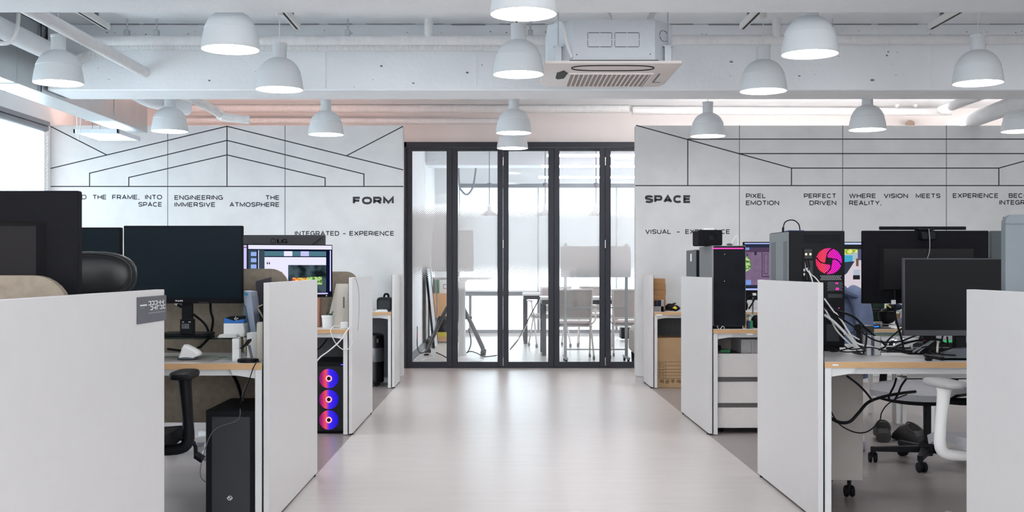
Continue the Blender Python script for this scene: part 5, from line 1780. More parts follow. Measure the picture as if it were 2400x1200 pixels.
t = Thing('printer', 'black box shaped printer beyond the felt, above the leaning files', 'printer', (X(590, 5.9), 5.85, DT))
m = MB(); m.box(X(566, 5.7), X(613, 5.7), 5.70, 5.95, DT, Z(652, 5.7), .006)
t.part('body', m, mat('printer_black', (24, 24, 28), .5))
m = MB(); m.box(X(567, 5.69), X(612, 5.69), 5.69, 5.70, Z(672, 5.69), Z(667, 5.69))
t.part('slot', m, BLACK)
single('cable', MB().tube([P(540, 870, 5.55), P(555, 895, 5.5), P(566, 930, 5.44), P(570, 950, 5.40)], .008, 8, 5), BLACK, 'black cable bundle dropping from the desk tray to the mesh computer', 'cable')
single('cable', MB().tube([P(595, 872, 5.4), P(575, 905, 5.38), P(568, 930, 5.38), P(572, 950, 5.36)], .004, 8, 5), GREYM, 'thin grey cable dropping beside the black bundle to the mesh computer', 'cable')

# ------------------------------------------------------------------ things on the desk of the standing boards
d = 7.90
t = Thing('planter', 'white pot with a tiny green sprig on the desk', 'pot', (X(769, d), d, DT))
c = Vector((X(768.5, d), d, DT))
r = 14.5 * d / F
m = MB(); m.lathe([(r * .82, 0), (r * .86, .002), (r * .98, Z(744, d) - DT), (r * 1.06, Z(744, d) - DT + .001), (r * 1.06, Z(739, d) - DT), (r * .9, Z(739, d) - DT), (r * .85, Z(744, d) - DT), (0, Z(744, d) - DT)], c, 28)
t.part('pot', m, PLASW)
m = MB(); zt = Z(739, d)
m.tube([(c.x + .005, c.y, zt - .01), (c.x + .022, c.y, zt + .012), (c.x + .034, c.y, zt + .022)], .0015, 5, 3)
for (dx, dz, rr_) in ((.018, .008, .009), (.028, .010, .007), (.012, .004, .007), (.034, .022, .0065), (.026, .002, .008)):
    m.ell((c.x + dx, c.y - .004, zt + dz), rr_, rr_ * .7, rr_ * .6, 8, 6)
t.part('sprig', m, mat('dark_green_leaf', (38, 82, 58), .6))
m = MB(); m.tube([(c.x - .005, c.y - .01, zt - .01), (c.x - .005, c.y - .01, zt + .024)], .0028, 6)
t.part('stick', m, mat('dark_stick', (52, 40, 36), .7))
t = Thing('board_stand', 'tall cream board with a narrow slot leaning back on the desk', 'board', (X(795, 8.2), 8.2, DT))
m = MB(); m.prism([(X(788, 8.2), Z(665, 8.2)), (X(834, 8.2), Z(665, 8.2)), (X(822, 8.2), DT), (X(765, 8.2), DT)][::-1], 8.2, 8.215, 'xz')
t.part('board', m, mat('cream_board', (232, 226, 216), .7, var=.02))
m = MB(); m.box(X(804, 8.2), X(807.5, 8.2), 8.198, 8.2, Z(722, 8.2), Z(696, 8.2))
t.part('slot', m, mat('slot_grey', (120, 116, 112), .7))
m = MB(); m.prism([(X(819, 8.05), Z(664, 8.05)), (X(824, 8.05), Z(664, 8.05)), (X(824, 8.05), DT), (X(801, 8.05), DT)][::-1], 8.05, 8.06, 'xz')
single('board', m, mat('beige_board', (205, 198, 186), .7, var=.02), 'pale triangular looking board in front of the slotted one', 'board')
t = Thing('power_adapter', 'white power brick with looping white leads on the desk edge', 'adapter', (X(805, 7.80), 7.82, DT))
m = MB(); m.box(X(798, 7.79), X(817, 7.79), 7.79, 7.86, DT, Z(755, 7.79), .004)
t.part('brick', m, PLASW)
m = MB(); m.tube([P(798, 766, 7.77), P(785, 764, 7.755), P(776, 771, 7.733), P(776, 782, 7.73), P(786, 803, 7.73), P(800, 817, 7.73), P(812, 820, 7.73), P(822, 812, 7.73), P(826, 798, 7.732)], .0032, 7, 6)
t.part('lead', m, PLASW)
m = MB(); m.tube([P(820, 766, 7.742), P(812, 777, 7.728), P(795, 801, 7.73), P(770, 823, 7.73), P(752, 836, 7.73), P(740, 850, 7.74)], .0048, 7, 6)
t.part('lead', m, PLASW)
single('cardboard_strip', MB().box(X(738, 8.0), X(749, 8.0), 8.0, 8.1, DT, Z(699, 8.0), .001), mat('terracotta_card', (160, 112, 92), .8), 'narrow terracotta box showing past the second end panel edge', 'box')
single('cable', MB().tube([P(735, 822, 8.1), P(750, 815, 8.05), P(766, 795, 8.0)], .006, 8, 5), BLACK, 'black cable under the standing boards desk', 'cable')
single('thread', MB().tube([(XL + .001, 7.80, PH), P(828, 662, 7.85) + Vector((.03, 0, 0)), ] if False else [(XL + .0015, y, z) for (y, z) in ((7.86, 1.06), (7.97, 1.03), (8.07, .97), (8.10, .87), (8.07, .76), (8.02, .69))], .0012, 5, 5), GREYM, 'hair thin grey thread hanging down the third end panel', 'thread')
# far left desk
d = 10.86
t = Thing('handbag', 'black handled bag on the desk by the wall', 'bag', (X(903, d), d, DT))
m = MB(); m.prism(rounded(X(883, d), X(917, d), DT + .002, Z(697, d), .03), d, d + .16, 'xz')
t.part('body', m, LEATHER)
m = MB(); m.tube([P(900, 698, d + .08), P(902, 690, d + .08), P(909, 690, d + .08), P(911, 698, d + .08)], .010, 8, 4)
t.part('handle', m, BLACK)
m = MB(); m.prism(rounded(X(887, d), X(914, d), Z(727, d), Z(704, d), .02), d - .012, d, 'xz')
t.part('pocket', m, mat('black_nylon', (34, 40, 46), .5))
t = Thing('keyboard', 'small white keyboard in front of the black bag', 'keyboard', (X(895, 10.8), 10.8, DT))
m = MB(); m.box(X(880, 10.79), X(909, 10.79), 10.78, 10.84, DT, Z(728, 10.79), .003)
t.part('body', m, PLASW)
m = MB()
for k in range(7): m.box(X(885 + k * 3.2, 10.8), X(887.4 + k * 3.2, 10.8), 10.79, 10.82, Z(728, 10.79), Z(725.5, 10.79), .001)
t.part('keys', m, PAPER)
d = 10.90
t = Thing('air_purifier', 'tall rounded black device with a grey band under the black bag desk', 'air purifier', (X(884, d), d + .11, 0))
c = Vector((X(868, d), d + .12, 0))
m = MB(); m.lathe([(.0, .03), (.105, .03), (.118, .045), (.118, .46), (.114, .485), (.09, .50), (0, .50)], c, 32)
t.part('body', m, mat('gloss_black', (24, 24, 27), .25))
m = MB(); m.lathe([(.1185, .235), (.1195, .24), (.1195, .36), (.1185, .365)], c, 32)
t.part('band', m, mat('smoked_silver', (120, 122, 126), .3, .6))
for a in (.8, 2.3, 3.9, 5.4):
    m = MB(); m.lathe([(0, -.01), (.018, -.01), (.018, .01), (0, .01)], c + Vector((.08 * math.cos(a), .08 * math.sin(a), .0185)), 12, axis='y')
    t.part('caster', m, BLACK)
m = MB(); m.box(c.x + .04, c.x + .075, d + .018, d + .03, .415, .455, .003)
t.part('display', m, GREYD)

# ------------------------------------------------------------------ aisle side opposite, far desk
d = 10.86
zs = [705, 698, 688, 679.5, 671, 663, 653.5]
z0 = DT
for k in range(6):
    zt = Z(zs[k + 1] , d) if k else Z(zs[1], d)
    xr = [1560, 1561, 1560.5, 1561.5, 1561, 1560][k]
    z1 = DT + (Z(653, d) - DT) * (k + 1) / 6
    m = MB(); m.box(X(1532, d), X(xr, d), d + .02 + .004 * (k % 2), d + .2, z0 + .0005, z1, .001)
    single('carton', m, CARD, 'flat brown carton in the stack behind the small end panel, ' + ['bottom one', 'second from the bottom', 'third from the bottom', 'third from the top', 'second from the top', 'topmost'][k], 'box', 'flat cartons in a stack')
    z0 = z1
t = Thing('pen_holder', 'shiny metal desk organiser in front of the flat cartons', 'organiser', (X(1540, 10.82), 10.8, DT))
m = MB(); m.box(X(1524, 10.79), X(1556, 10.79), 10.79, 10.80, DT, Z(718, 10.79)); m.box(X(1549, 10.79), X(1556, 10.79), 10.79, 10.86, DT, Z(703, 10.79), .002)
t.part('body', m, CHROME)
m = MB(); m.box(X(1535, 10.81), X(1540, 10.81), 10.81, 10.84, DT, Z(705, 10.81), .003); m.box(X(1542, 10.81), X(1548, 10.81), 10.81, 10.84, DT, Z(704, 10.81), .003)
t.part('pen', m, NAVY)
t = Thing('tool_pouch', 'heap of black cable tools with a yellow tag on the desk by the wall', 'tools', (X(1575, 10.85), 10.9, DT))
m = MB(); rr = random.Random(8)
for k in range(11):
    a = P(1556 + rr.uniform(0, 14), 731 - rr.uniform(0, 12) - k * .5, 10.86 + .015 * k); c = a + Vector((rr.uniform(.05, .11), 0, rr.uniform(-.02, .045)))
    a.z = max(a.z, DT + .01); c.z = max(c.z, DT + .008)
    m.tube([a, a.lerp(c, .5) + Vector((0, 0, .01)), c], [.006, .009, .005], 7, 3)
m.ell((X(1578, 10.9), 10.92, DT + .03), .07, .05, .03, 14, 8)
t.part('tools', m, BLACK)
m = MB(); m.prism([(X(1576, 10.85), Z(722, 10.85)), (X(1582, 10.85), Z(717, 10.85)), (X(1587, 10.85), Z(722, 10.85)), (X(1584, 10.85), Z(725, 10.85))], 10.845, 10.855, 'xz')
t.part('tag', m, YELLOW)
m = MB(); m.box(X(1558, 10.84), X(1580, 10.84), 10.82, 10.88, DT, DT + .008, .003)
t.part('cloth', m, mat('pink_rag', (205, 180, 175), .9))
d = 10.82
t = Thing('carton', 'large brown carton printed with a handling table, under the desk by the wall', 'box', (X(1570, d), d + .2, 0))
x0, x1 = X(1538, d), X(1538, d) + .44
m = MB(); m.box(x0, x1, d, d + .40, .001, Z(792, d), .002)
bx = t.part('carton_body', m, CARD2)
m = MB(); m.box(x0 - .004, x1, d - .003, d, Z(834, d), Z(793, d))
t.sub(bx, 'flap', m, CARD2)
m = MB(); yy = d - .0006
def hl(px0, px1, py): m.box(X(px0, d), X(px1, d), yy, d, Z(py + .35, d), Z(py - .35, d))
for py in (848, 857, 865.5, 872.5, 880, 887): hl(1541, 1652, py)
for px in (1541, 1560, 1652): m.box(X(px - .3, d), X(px + .3, d), yy, d, Z(887, d), Z(848, d))
for s_, py in (('품수', 855), ('부서', 863.5), ('담당', 871), ('품명', 878.5), ('비고', 886)):
    for k, ch in enumerate(s_): write(m, ch, X(1544 + k * 7, d), X(1549 + k * 7, d), Z(py, d), Z(py - 5.2, d), yy)
for k, ch in enumerate('취급주의'): write(m, ch, X(1546 + k * 13.2, d), X(1555 + k * 13.2, d), Z(898, d), Z(889.5, d), yy, .01)
t.sub(bx, 'printing', m, mat('brown_ink', (74, 56, 44), .8), smooth=False)

# ------------------------------------------------------------------ desk of the tall black tower
t = Thing('drink_carton', 'small green and blue carton standing beside the tall black tower', 'carton', (X(1758, 7.8), 7.82, DT))
m = MB(); m.box(X(1758, 7.8), X(1764.5, 7.8), 7.80, 7.84, DT, Z(752, 7.8), .001)
t.part('body', m, GREEN)
m = MB(); m.box(X(1752.5, 7.8), X(1758, 7.8), 7.8, 7.84, DT, Z(752, 7.8), .001)
t.part('blue_side', m, mat('indigo_print', (48, 50, 98), .5, var=.2, scale=60))
m = MB(); m.box(X(1756, 7.8), X(1760, 7.8), 7.81, 7.83, Z(752, 7.8), Z(743, 7.8), .002)
t.part('neck', m, PLASW)
single('paper_box', MB().box(X(1746, 7.9), X(1755, 7.9), 7.9, 7.96, DT, Z(746, 7.9), .001), mat('tan_box', (196, 172, 132), .8), 'tan box behind the small green and blue carton', 'box')
t = Thing('headphones', 'black headphones hanging on a stand under the mauve door screen', 'headphones', (X(1768, 8.05), 8.05, DT))
m = MB(); c = P(1766, 712, 8.02)
m.tube([(c.x + .058 * math.cos(a), c.y, c.z + .058 * math.sin(a)) for a in [PI * k / 14 for k in range(15)]], .009, 8)
t.part('headband', m, BLACK)
for sx in (-1, 1):
    m = MB(); m.ell((c.x + sx * .058, c.y, c.z - .015), .02, .03, .034, 14, 8)
    t.part('ear_cup', m, BLACK)
m = MB(); m.cyl((c.x, c.y + .02, DT), (c.x, c.y + .02, c.z + .05), .006, 8); m.lathe([(.05, 0), (.05, .008), (0, .010)], (c.x, c.y + .02, DT), 20)
t.part('stand', m, GREYM)
single('microphone', MB().tube([P(1771, 694, 7.95), P(1765, 708, 7.95), P(1755, 724, 7.95)], [.008, .005, .006], 8), BLACK, 'thin black stick microphone leaning before the headphones', 'microphone')
single('clip_lamp', MB().box(X(1764, 7.95), X(1772, 7.95), 7.94, 7.97, Z(693, 7.95), Z(687, 7.95), .003), PLASW, 'little white clip at the top of the stick microphone', 'clip')
single('jar', MB().lathe([(.0, 0), (.032, 0), (.032, .07), (.028, .078), (.028, .09), (0, .09)], (X(1760, 8.0), 7.98, DT), 20), mat('sage_jar', (170, 190, 180), .3), 'pale green jar below the black headphones', 'jar')
single('pouch', MB().ell((X(1772, 7.9), 7.9, DT + .045), .035, .04, .045, 14, 8), BLACK, 'black soft pouch next to the small green carton', 'pouch')
single('candle', MB().lathe([(0, 0), (.02, 0), (.02, .1), (0, .1)], (X(1749, 8.03), 8.02, DT + .001), 14), mat('beige_candle', (222, 205, 180), .6), 'beige cylinder peeking past the tall black tower', 'candle')
# seen under the wide monitor: things on this desk
d = 8.42
t = Thing('riser_shelf', 'glass riser behind the blue lit mouse, glimpsed under the wide monitor', 'monitor stand', (X(2085, d), d + .05, DT))
zr = Z(729, d)
m = MB(); m.box(X(2028, d), X(2200, d), d, d + .18, zr - .006, zr, .001)
t.part('glass_shelf', m, SHELFG)
for px in (2033, 2190):
    m = MB(); m.box(X(px - 2, d), X(px + 2, d), d + .1, d + .14, DT, zr - .006)
    t.part('leg', m, GREYM)
single('book', MB().box(X(2030, d), X(2066, d), d + .01, d + .12, zr + .0005, zr + .012, .002), BLACK, 'flat black case on the glimpsed glass riser', 'case')
t = Thing('ornament', 'tiny yellow figure shaped ornament on the flat black case', 'ornament', (X(2034, d), d + .03, zr + .012))
m = MB(); m.ell((X(2034, d), d + .03, zr + .030), .012, .01, .018, 10, 8); m.ell((X(2035, d), d + .03, zr + .053), .008, .008, .008, 8, 6)
t.part('body', m, mat('amber', (240, 190, 50), .5))
single('card', MB().box(X(2041, d), X(2047, d), d + .05, d + .06, zr + .0125, Z(707, d), .001), PAPER, 'upright white card on the glimpsed glass riser', 'card')
single('green_box', MB().box(X(2046, d + .22), X(2073, d + .22), d + .22, d + .24, DT, Z(700, d + .22), .001), mat('dark_green_box', (24, 52, 36), .5), 'dark green board standing behind the glass riser', 'board')
t = Thing('backpack', 'black backpack slumped under the glimpsed glass riser', 'bag', (X(2086, d), d + .1, DT))
m = MB(); m.ell((X(2088, d), d + .09, DT + .058), .062, .06, .058, 20, 10, e=.8)
t.part('body', m, BLACK)
m = MB(); m.tube([(X(2076, d), d + .03, DT + .03), (X(2080, d), d + .02, DT + .08), (X(2092, d), d + .03, DT + .1)], .006, 6, 4)
t.part('strap', m, BLACKM)
single('cloth', MB().ell((X(2104, d), d + .07, zr + .028), .06, .05, .028, 16, 8), NAVY, 'navy cloth heap on the glimpsed glass riser', 'cloth')
single('pen', MB().tube([P(2078, 714, d + .02), P(2088, 721, d + .02)], .006, 8), YELLOW, 'yellow marker lying on the glimpsed glass riser', 'pen')
single('paper_roll', MB().box(X(2107, d), X(2115, d), d + .06, d + .09, DT, Z(736, d), .002), CARD, 'brown paper packet under the glimpsed glass riser', 'packet')
single('mug', MB().lathe([(0, 0), (.02, 0), (.022, .085), (0, .085)], (X(2120, d), d + .05, DT), 16), PLASW, 'white mug by the brown paper packet', 'mug')
single('cap', MB().ell((X(2116, 7.95), 7.96, DT + .035), .05, .045, .035, 14, 8), mat('grey_felt_cap', (88, 90, 104), .9), 'slate grey cap on the desk before the white mug', 'cap')
t = Thing('computer_mouse', 'black mouse glowing blue on a dark pad, under the wide monitor', 'mouse', (X(2052, 7.86), 7.86, DT + .004))
m = MB(); m.ell((X(2052, 7.86), 7.87, DT + .018), .034, .055, .019, 18, 10, e=.85)
t.part('shell', m, mat('blue_black_shell', (14, 22, 44), .3))
m = MB(); m.tube([(X(2046, 7.82), 7.812, DT + .014), (X(2052, 7.82), 7.806, DT + .013), (X(2059, 7.82), 7.815, DT + .015)], .0035, 6, 3); m.tube([(X(2047, 7.82), 7.84, DT + .036), (X(2050, 7.82), 7.83, DT + .036), (X(2051, 7.82), 7.835, DT + .030), (X(2053, 7.82), 7.83, DT + .031)], .0022, 6, 2)
t.part('light', m, emit('mouse_blue', (40, 130, 255), 1.6))
single('desk_mat', MB().box(X(2022, 7.8), X(2110, 7.8), 7.77, 7.98, DT, DT + .003), mat('dark_mat', (50, 48, 52), .9), 'dark mouse pad under the blue lit mouse', 'desk mat')
t = Thing('keyboard', 'grey boxed keyboard tray behind the blue lit mouse', 'keyboard', (X(2040, 8.0), 8.02, DT))
m = MB(); m.box(X(2012, 8.0), X(2068, 8.0), 8.0, 8.03, DT + .0, Z(754, 8.0), .003)
t.part('body', m, mat('tray_taupe', (128, 122, 122), .6))
single('paper_box', MB().box(X(2030, 8.05), X(2045, 8.05), 8.05, 8.09, DT, Z(736, 8.05), .002), mat('beige_box', (216, 200, 176), .7), 'beige packet behind the grey keyboard tray', 'box')
single('paper_stack', MB().box(X(2096, 7.78), X(2125, 7.78), 7.77, 7.86, DT, Z(768, 7.78), .002), PAPER, 'white paper stack at the desk edge by the slate cap', 'paper')

# ------------------------------------------------------------------ cable covered desk
t = Thing('riser_shelf', 'wide glass riser on the cable covered desk beneath the wide monitor', 'monitor stand', (X(2120, 6.0), 6.05, DT))
zr = Z(783.5, 5.95)
m = MB(); m.box(X(2012, 5.95), X(2250, 5.95), 5.95, 6.2, zr - .008, zr, .001)
t.part('glass_shelf', m, SHELFG)
for px in (2020, 2240):
    m = MB(); m.cyl((X(px, 6.1), 6.1, DT), (X(px, 6.1), 6.1, zr - .008), .009, 10)
    t.part('leg', m, CHROME)
t = Thing('arm_clamp', 'grey metal monitor clamp rising from the cable covered desk', 'clamp', (X(2028, 5.5), 5.5, DT))
m = MB(); m.box(X(2015, 5.5), X(2019, 5.5), 5.48, 5.56, DT, Z(764, 5.5), .002); m.box(X(2015, 5.5), X(2046, 5.5), 5.48, 5.56, Z(779, 5.5), Z(763, 5.5), .003); m.box(X(2008, 5.5), X(2024, 5.5), 5.46, 5.58, DT, DT + .012, .002)
t.part('bracket', m, mat('grey_metal', (70, 72, 78), .35, .5))
m = MB(); m.ell((X(2011, 5.5), 5.5, Z(768, 5.5)), .018, .018, .02, 12, 8)
t.part('knob', m, BLACK)
for k, (a, c, py, lb) in enumerate(((2032, 2042, 786, 'pale narrow carton, the one nearer the pink fan computer'), (2050, 2064, 788, 'pale narrow carton, the one nearer the silver bowl'))):
    t = Thing('carton', lb + ', among the cables', 'box', (X((a + c) / 2, 5.45), 5.45, DT), group='narrow cartons among the cables')
    m = MB(); m.box(X(a, 5.42), X(c, 5.42), 5.42, 5.5, DT, Z(py, 5.42), .002)
    t.part('body', m, mat('pale_carton', (206, 204, 206), .7))
    m = MB(); m.box(X(c, 5.43), X(c + (4 if k == 0 else 1), 5.43), 5.43, 5.5, DT, Z(py + 2, 5.42), .001)
    t.part('side', m, mat('slate_side', (84, 96, 128), .6))
t = Thing('bowl', 'shiny silver round speaker on the cable covered desk', 'speaker', (X(2106, 5.75), 5.75, DT))
m = MB(); m.lathe([(.045, 0), (.056, .02), (.05, .045), (.03, .06), (0, .064)], (X(2106, 5.75), 5.75, DT), 24)
t.part('dome', m, CHROME)
m = MB(); m.lathe([(.05, 0), (.06, .006), (.058, .018), (0, .018)], (X(2106, 5.75), 5.75, DT - .0), 24)
t.part('base', m, BLACK)
t = Thing('keyboard', 'black keyboard with green lit keys at the end of the cable covered desk', 'keyboard', (X(2225, 5.85), 5.85, DT))
m = MB(); m.box(X(2160, 5.8), X(2300, 5.8), 5.80, 5.93, DT + .001, DT + .035, .006)
t.part('body', m, BLACK)
kg = emit('key_green', (60, 190, 120), .7)
m = MB()
for k in range(16): m.box(X(2204 + k * 6.2, 5.84), X(2208.6 + k * 6.2, 5.84), 5.83, 5.845, DT + .035, DT + .046, .001)
t.part('lit_keys', m, kg)
single('power_strip', MB().box(X(2150, 5.5), X(2268, 5.5), 5.5, 5.56, DT, DT + .03, .005), BLACK, 'long black power strip lying behind the switched off monitor base', 'power strip')
single('desk_mat', MB().box(X(2060, 5.5), X(2330, 5.5), 5.49, 5.60, DT, DT + .0028) if False else MB().box(X(2062, 5.62), X(2330, 5.62), 5.60, 5.78, DT, DT + .003), mat('slate_mat', (92, 88, 94), .9), 'slate desk mat across the cable covered desk', 'desk mat')
t = Thing('stand_foot', 'grey low wedge shaped dock at the end of the cable covered desk', 'dock', (X(2240, 5.2), 5.22, DT))
m = MB(); m.prism([(X(2205, 5.16), DT), (X(2300, 5.16), DT), (X(2300, 5.16), Z(812, 5.16)), (X(2240, 5.16), Z(816, 5.16)), (X(2206, 5.16), Z(826, 5.16))], 5.12, 5.17, 'xz')
t.part('body', m, GREYD)
single('adapter', MB().box(X(2172, 5.10), X(2186, 5.10), 5.10, 5.13, DT, DT + .016, .004), BLACK, 'little black adapter cube at the front of the cable tangle', 'adapter')
t = Thing('cable', 'long cable with a white paper flag dropping from the wide monitor back', 'cable', P(2096, 700, 5.5))
m = MB(); m.tube([P(2097, 681, 5.54), P(2097.5, 705, 5.52), P(2098, 735, 5.48), P(2102, 757, 5.44), P(2112, 790, 5.36), P(2117, 815, 5.28), P(2120, 826, 5.26)], .0052, 8, 5)
t.part('lead', m, BLACK)
m = MB(); m.box(X(2088.5, 5.5), X(2099, 5.5), 5.497, 5.4985, Z(713, 5.5), Z(703, 5.5))
t.part('flag', m, PAPER)
CB = 'black cable in the tangle behind the switched off monitor'
CW = 'white cable running from the pink fan computer down to the desk'
blk = [[(1933, 715), (1960, 728), (2000, 742), (2030, 770), (2060, 795), (2085, 815), (2120, 822), (2150, 824)], [(1933, 722), (1975, 748), (2010, 772), (2045, 795), (2075, 802), (2110, 800), (2150, 786), (2180, 788), (2215, 805)],
       [(2120, 765), (2098, 782), (2079, 800), (2075, 812), (2060, 820)], [(2079, 825), (2110, 808), (2150, 798), (2180, 795), (2210, 797)], [(2031, 781), (2030, 800), (2027, 815), (2024, 825)],
       [(1975, 808), (1990, 818), (2010, 818), (2040, 814), (2075, 822), (2100, 824), (2140, 822)], [(2210, 786), (2206, 803), (2208, 822)], [(2220, 790), (2222, 806), (2228, 814)],
       [(1936, 815), (1950, 824), (1975, 820), (2000, 814)], [(2160, 815), (2175, 812), (2188, 815), (2178, 824), (2200, 830), (2240, 833)], [(1940, 812), (1960, 820), (1985, 825), (2030, 822)]]
dd = [5.5, 5.42, 5.4, 5.35, 5.38, 5.28, 5.3, 5.33, 5.22, 5.12, 5.2]


def desk_cable(pp, d, r, m, label, group):
    pts = []
    for k, (px, py) in enumerate(pp):
        p = P(px, py, d - .12 * k / len(pp))
        lim = DT + r
        if p.z < lim:                                        # rests on the desk: come forward along the sight line
            f = (CZ - lim) / (CZ - p.z)
            p = Vector((p.x * f, p.y * f, lim))
            p.y = max(p.y, 5.07)
        pts.append(p)
    return single('cable', MB().tube(pts, r, 7, 5), m, label, 'cable', group)


for k, pp in enumerate(blk): desk_cable(pp, dd[k], [.0055, .0038, .004, .0052, .005, .003, .004, .0042, .003, .0035, .003][k], BLACK, CB, 'black cables in the tangle')
wht = [[(1932, 700), (1948, 722), (1960, 738)], [(1932, 722), (1948, 750), (1958, 770), (1975, 790), (2000, 812), (2018, 824)], [(1932, 738), (1955, 755), (1985, 785), (2005, 808), (2022, 826)], [(1958, 733), (1975, 755), (1990, 780), (2008, 804), (2040, 812), (2064, 822)], [(1978, 783), (1995, 786), (2014, 796)]]
for k, pp in enumerate(wht): desk_cable(pp, 5.52 - .03 * k, [.004, .004, .0065, .0042, .003][k], PLASW, CW, 'white cables from the pink fan computer')
desk_cable([(2064, 812), (2100, 811), (2130, 808), (2150, 800), (2163, 795)], 5.4, .003, PLASW, 'thin white cable with an orange end on the cable covered desk', None)
single('cable_tag', MB().box(X(2160, 5.3), X(2168, 5.3), 5.29, 5.30, Z(799, 5.3), Z(794, 5.3), .002), ORANGE, 'orange plug end of the thin white cable', 'plug')
desk_cable([(2187, 797), (2165, 811), (2140, 824)], 5.3, .005, GREYM, 'pale grey cable slanting to the desk front, thicker of two side by side', None)
desk_cable([(2189, 798), (2170, 812), (2152, 826)], 5.28, .0032, GREYM, 'pale grey cable slanting to the desk front, thinner of two side by side', None)
desk_cable([(2200, 795), (2198, 808), (2197, 825)], 5.3, .005, CREAM, 'short cream cable hanging down near the grey dock', None)
for (pp, lb) in (([(1888, 615), (1890, 630), (1897, 640), (1903, 655), (1906, 670)], 'white lead arching from the ports of the pink fan computer, higher one'), ([(1893, 628), (1900, 642), (1910, 650), (1920, 662), (1930, 680)], 'white lead arching from the ports of the pink fan computer, lower one')):
    single('cable', MB().tube([P(x_, y_, 5.672 - .02 * k) for k, (x_, y_) in enumerate(pp)], .003, 6, 5), PLASW, lb, 'cable')
for (pp, lb) in (([(1887, 610), (1890, 625), (1888, 645), (1889, 660)], 'black lead plugged in beside the brass sockets, straighter one'), ([(1893, 608), (1897, 622), (1893, 640), (1897, 660)], 'black lead plugged in beside the brass sockets, wavier one')):
    single('cable', MB().tube([P(x_, y_, 5.655) for (x_, y_) in pp], .003, 6, 5), BLACK, lb, 'cable')
# cables and tray under that desk
single('cable', MB().tube([P(1985, 881, 5.3), P(2010, 900, 5.3), P(2030, 920, 5.32), P(2045, 940, 5.4)], .005, 7, 5), BLACK, 'black cable hanging from the bracket beneath the cable covered desk', 'cable')
single('cable', MB().tube([P(1944, 978, 5.12), P(1968, 990, 5.15), P(1992, 988, 5.2), P(2012, 968, 5.3), P(2035, 943, 5.4), P(2070, 930, 5.5), P(2110, 922, 5.6), P(2145, 918, 5.7)], .0075, 8, 6), BLACK, 'thick black power cable sagging beside the taupe cabinet', 'cable')
single('cable', MB().tube([P(1944, 955, 5.12), P(1955, 978, 5.12), P(1972, 998, 5.14), P(2000, 1012, 5.2), P(2025, 1014, 5.25), P(2045, 1004, 5.3), P(2062, 985, 5.4), P(2066, 968, 5.45), P(2078, 950, 5.5), P(2100, 935, 5.55), P(2125, 925, 5.6)], .003, 7, 6), BLACK, 'thin black cable looping low across the taupe cabinet', 'cable')
single('cable', MB().tube([P(2101, 886, 5.4), P(2095, 905, 5.4), P(2085, 925, 5.4), P(2084, 935, 5.4), P(2093, 941, 5.4), P(2104, 925, 5.4), P(2112, 905, 5.4), P(2124, 888, 5.4)], .005, 7, 6), BLACK, 'black cable forming a narrow loop under the cable covered desk', 'cable')
t = Thing('cable_tray', 'white metal cable tray fixed beneath the cable covered desk', 'cable tray', (X(2190, 5.6), 5.55, DT - .13))
m = MB(); m.box(X(2126, 5.5), rx0 + 1.4, 5.5, 5.505, DT - .12, DT - .03); m.box(X(2126, 5.5), rx0 + 1.4, 5.5, 5.64, DT - .12, DT - .115)
t.part('tray', m, STEELW)
m = MB(); m.box(X(2085, 5.45), X(2102, 5.45), 5.42, 5.5, DT - .085, DT - .03, .004); m.box(X(2102, 5.45), X(2126, 5.45), 5.42, 5.5, DT - .088, DT - .045, .006)
t.part('power_outlet', m, mat('outlet_grey', (170, 166, 164), .5))
m = MB(); m.box(X(2226, 5.49), X(2258, 5.49), 5.49, 5.5, DT - .062, DT - .040, .002)
t.part('label_slot', m, GREYM)
# clogs on the floor
for k, (px, rz) in enumerate(((2068, -.25), (2119, .35))):
    d = 7.55
    t = Thing('clog', 'black clog on the floor, ' + ('one nearer the taupe cabinet' if k == 0 else 'one nearer the chair column'), 'shoe', (X(px, d), d - .1 * k, 0), rz, group='pair of black clogs')
    sh = mat('black_foam', (44, 42, 44), .6, var=.03)
    prof = [(-.13, .06, .045, 0.0), (-.12, .07, .048, .01), (-.06, .095, .048, .04), (0, .115, .05, .05), (.06, .10, .055, .02), (.11, .055, .052, 0), (.135, .03, .035, 0)]
    m = MB(); seg = 20; vs = []; fs = []
    for (yy, hh, ww, op) in prof:
        for q_ in range(seg):
            a = 2 * PI * q_ / seg
            vs.append((ww * math.copysign(abs(math.cos(a)) ** .8, math.cos(a)), yy, hh / 2 + .002 + hh / 2 * math.copysign(abs(math.sin(a)) ** .8, math.sin(a))))
    for i in range(len(prof) - 1):
        for q_ in range(seg):
            a, c = i * seg + q_, i * seg + (q_ + 1) % seg
            fs.append((a, c, c + seg, a + seg))
    fs += [tuple(range(seg))[::-1], tuple(range((len(prof) - 1) * seg, len(prof) * seg))]
    m.add(vs, fs); t.part('shell', m, sh)
    m = MB(); m.ell((0, 0, 0), .041, .072, .02, 18, 8, Matrix.Translation((0, -.055, .082)) @ Matrix.Rotation(.50, 4, 'X')); t.part('opening', m, mat('clog_inside', (10, 10, 11), .9))
    m = MB(); m.tube([(.045 * math.cos(a), -.055 + .066 * math.sin(a), .090 + .036 * math.sin(a)) for a in [2 * PI * q_ / 24 for q_ in range(25)]], .006, 7, cap=False); t.part('collar', m, sh)

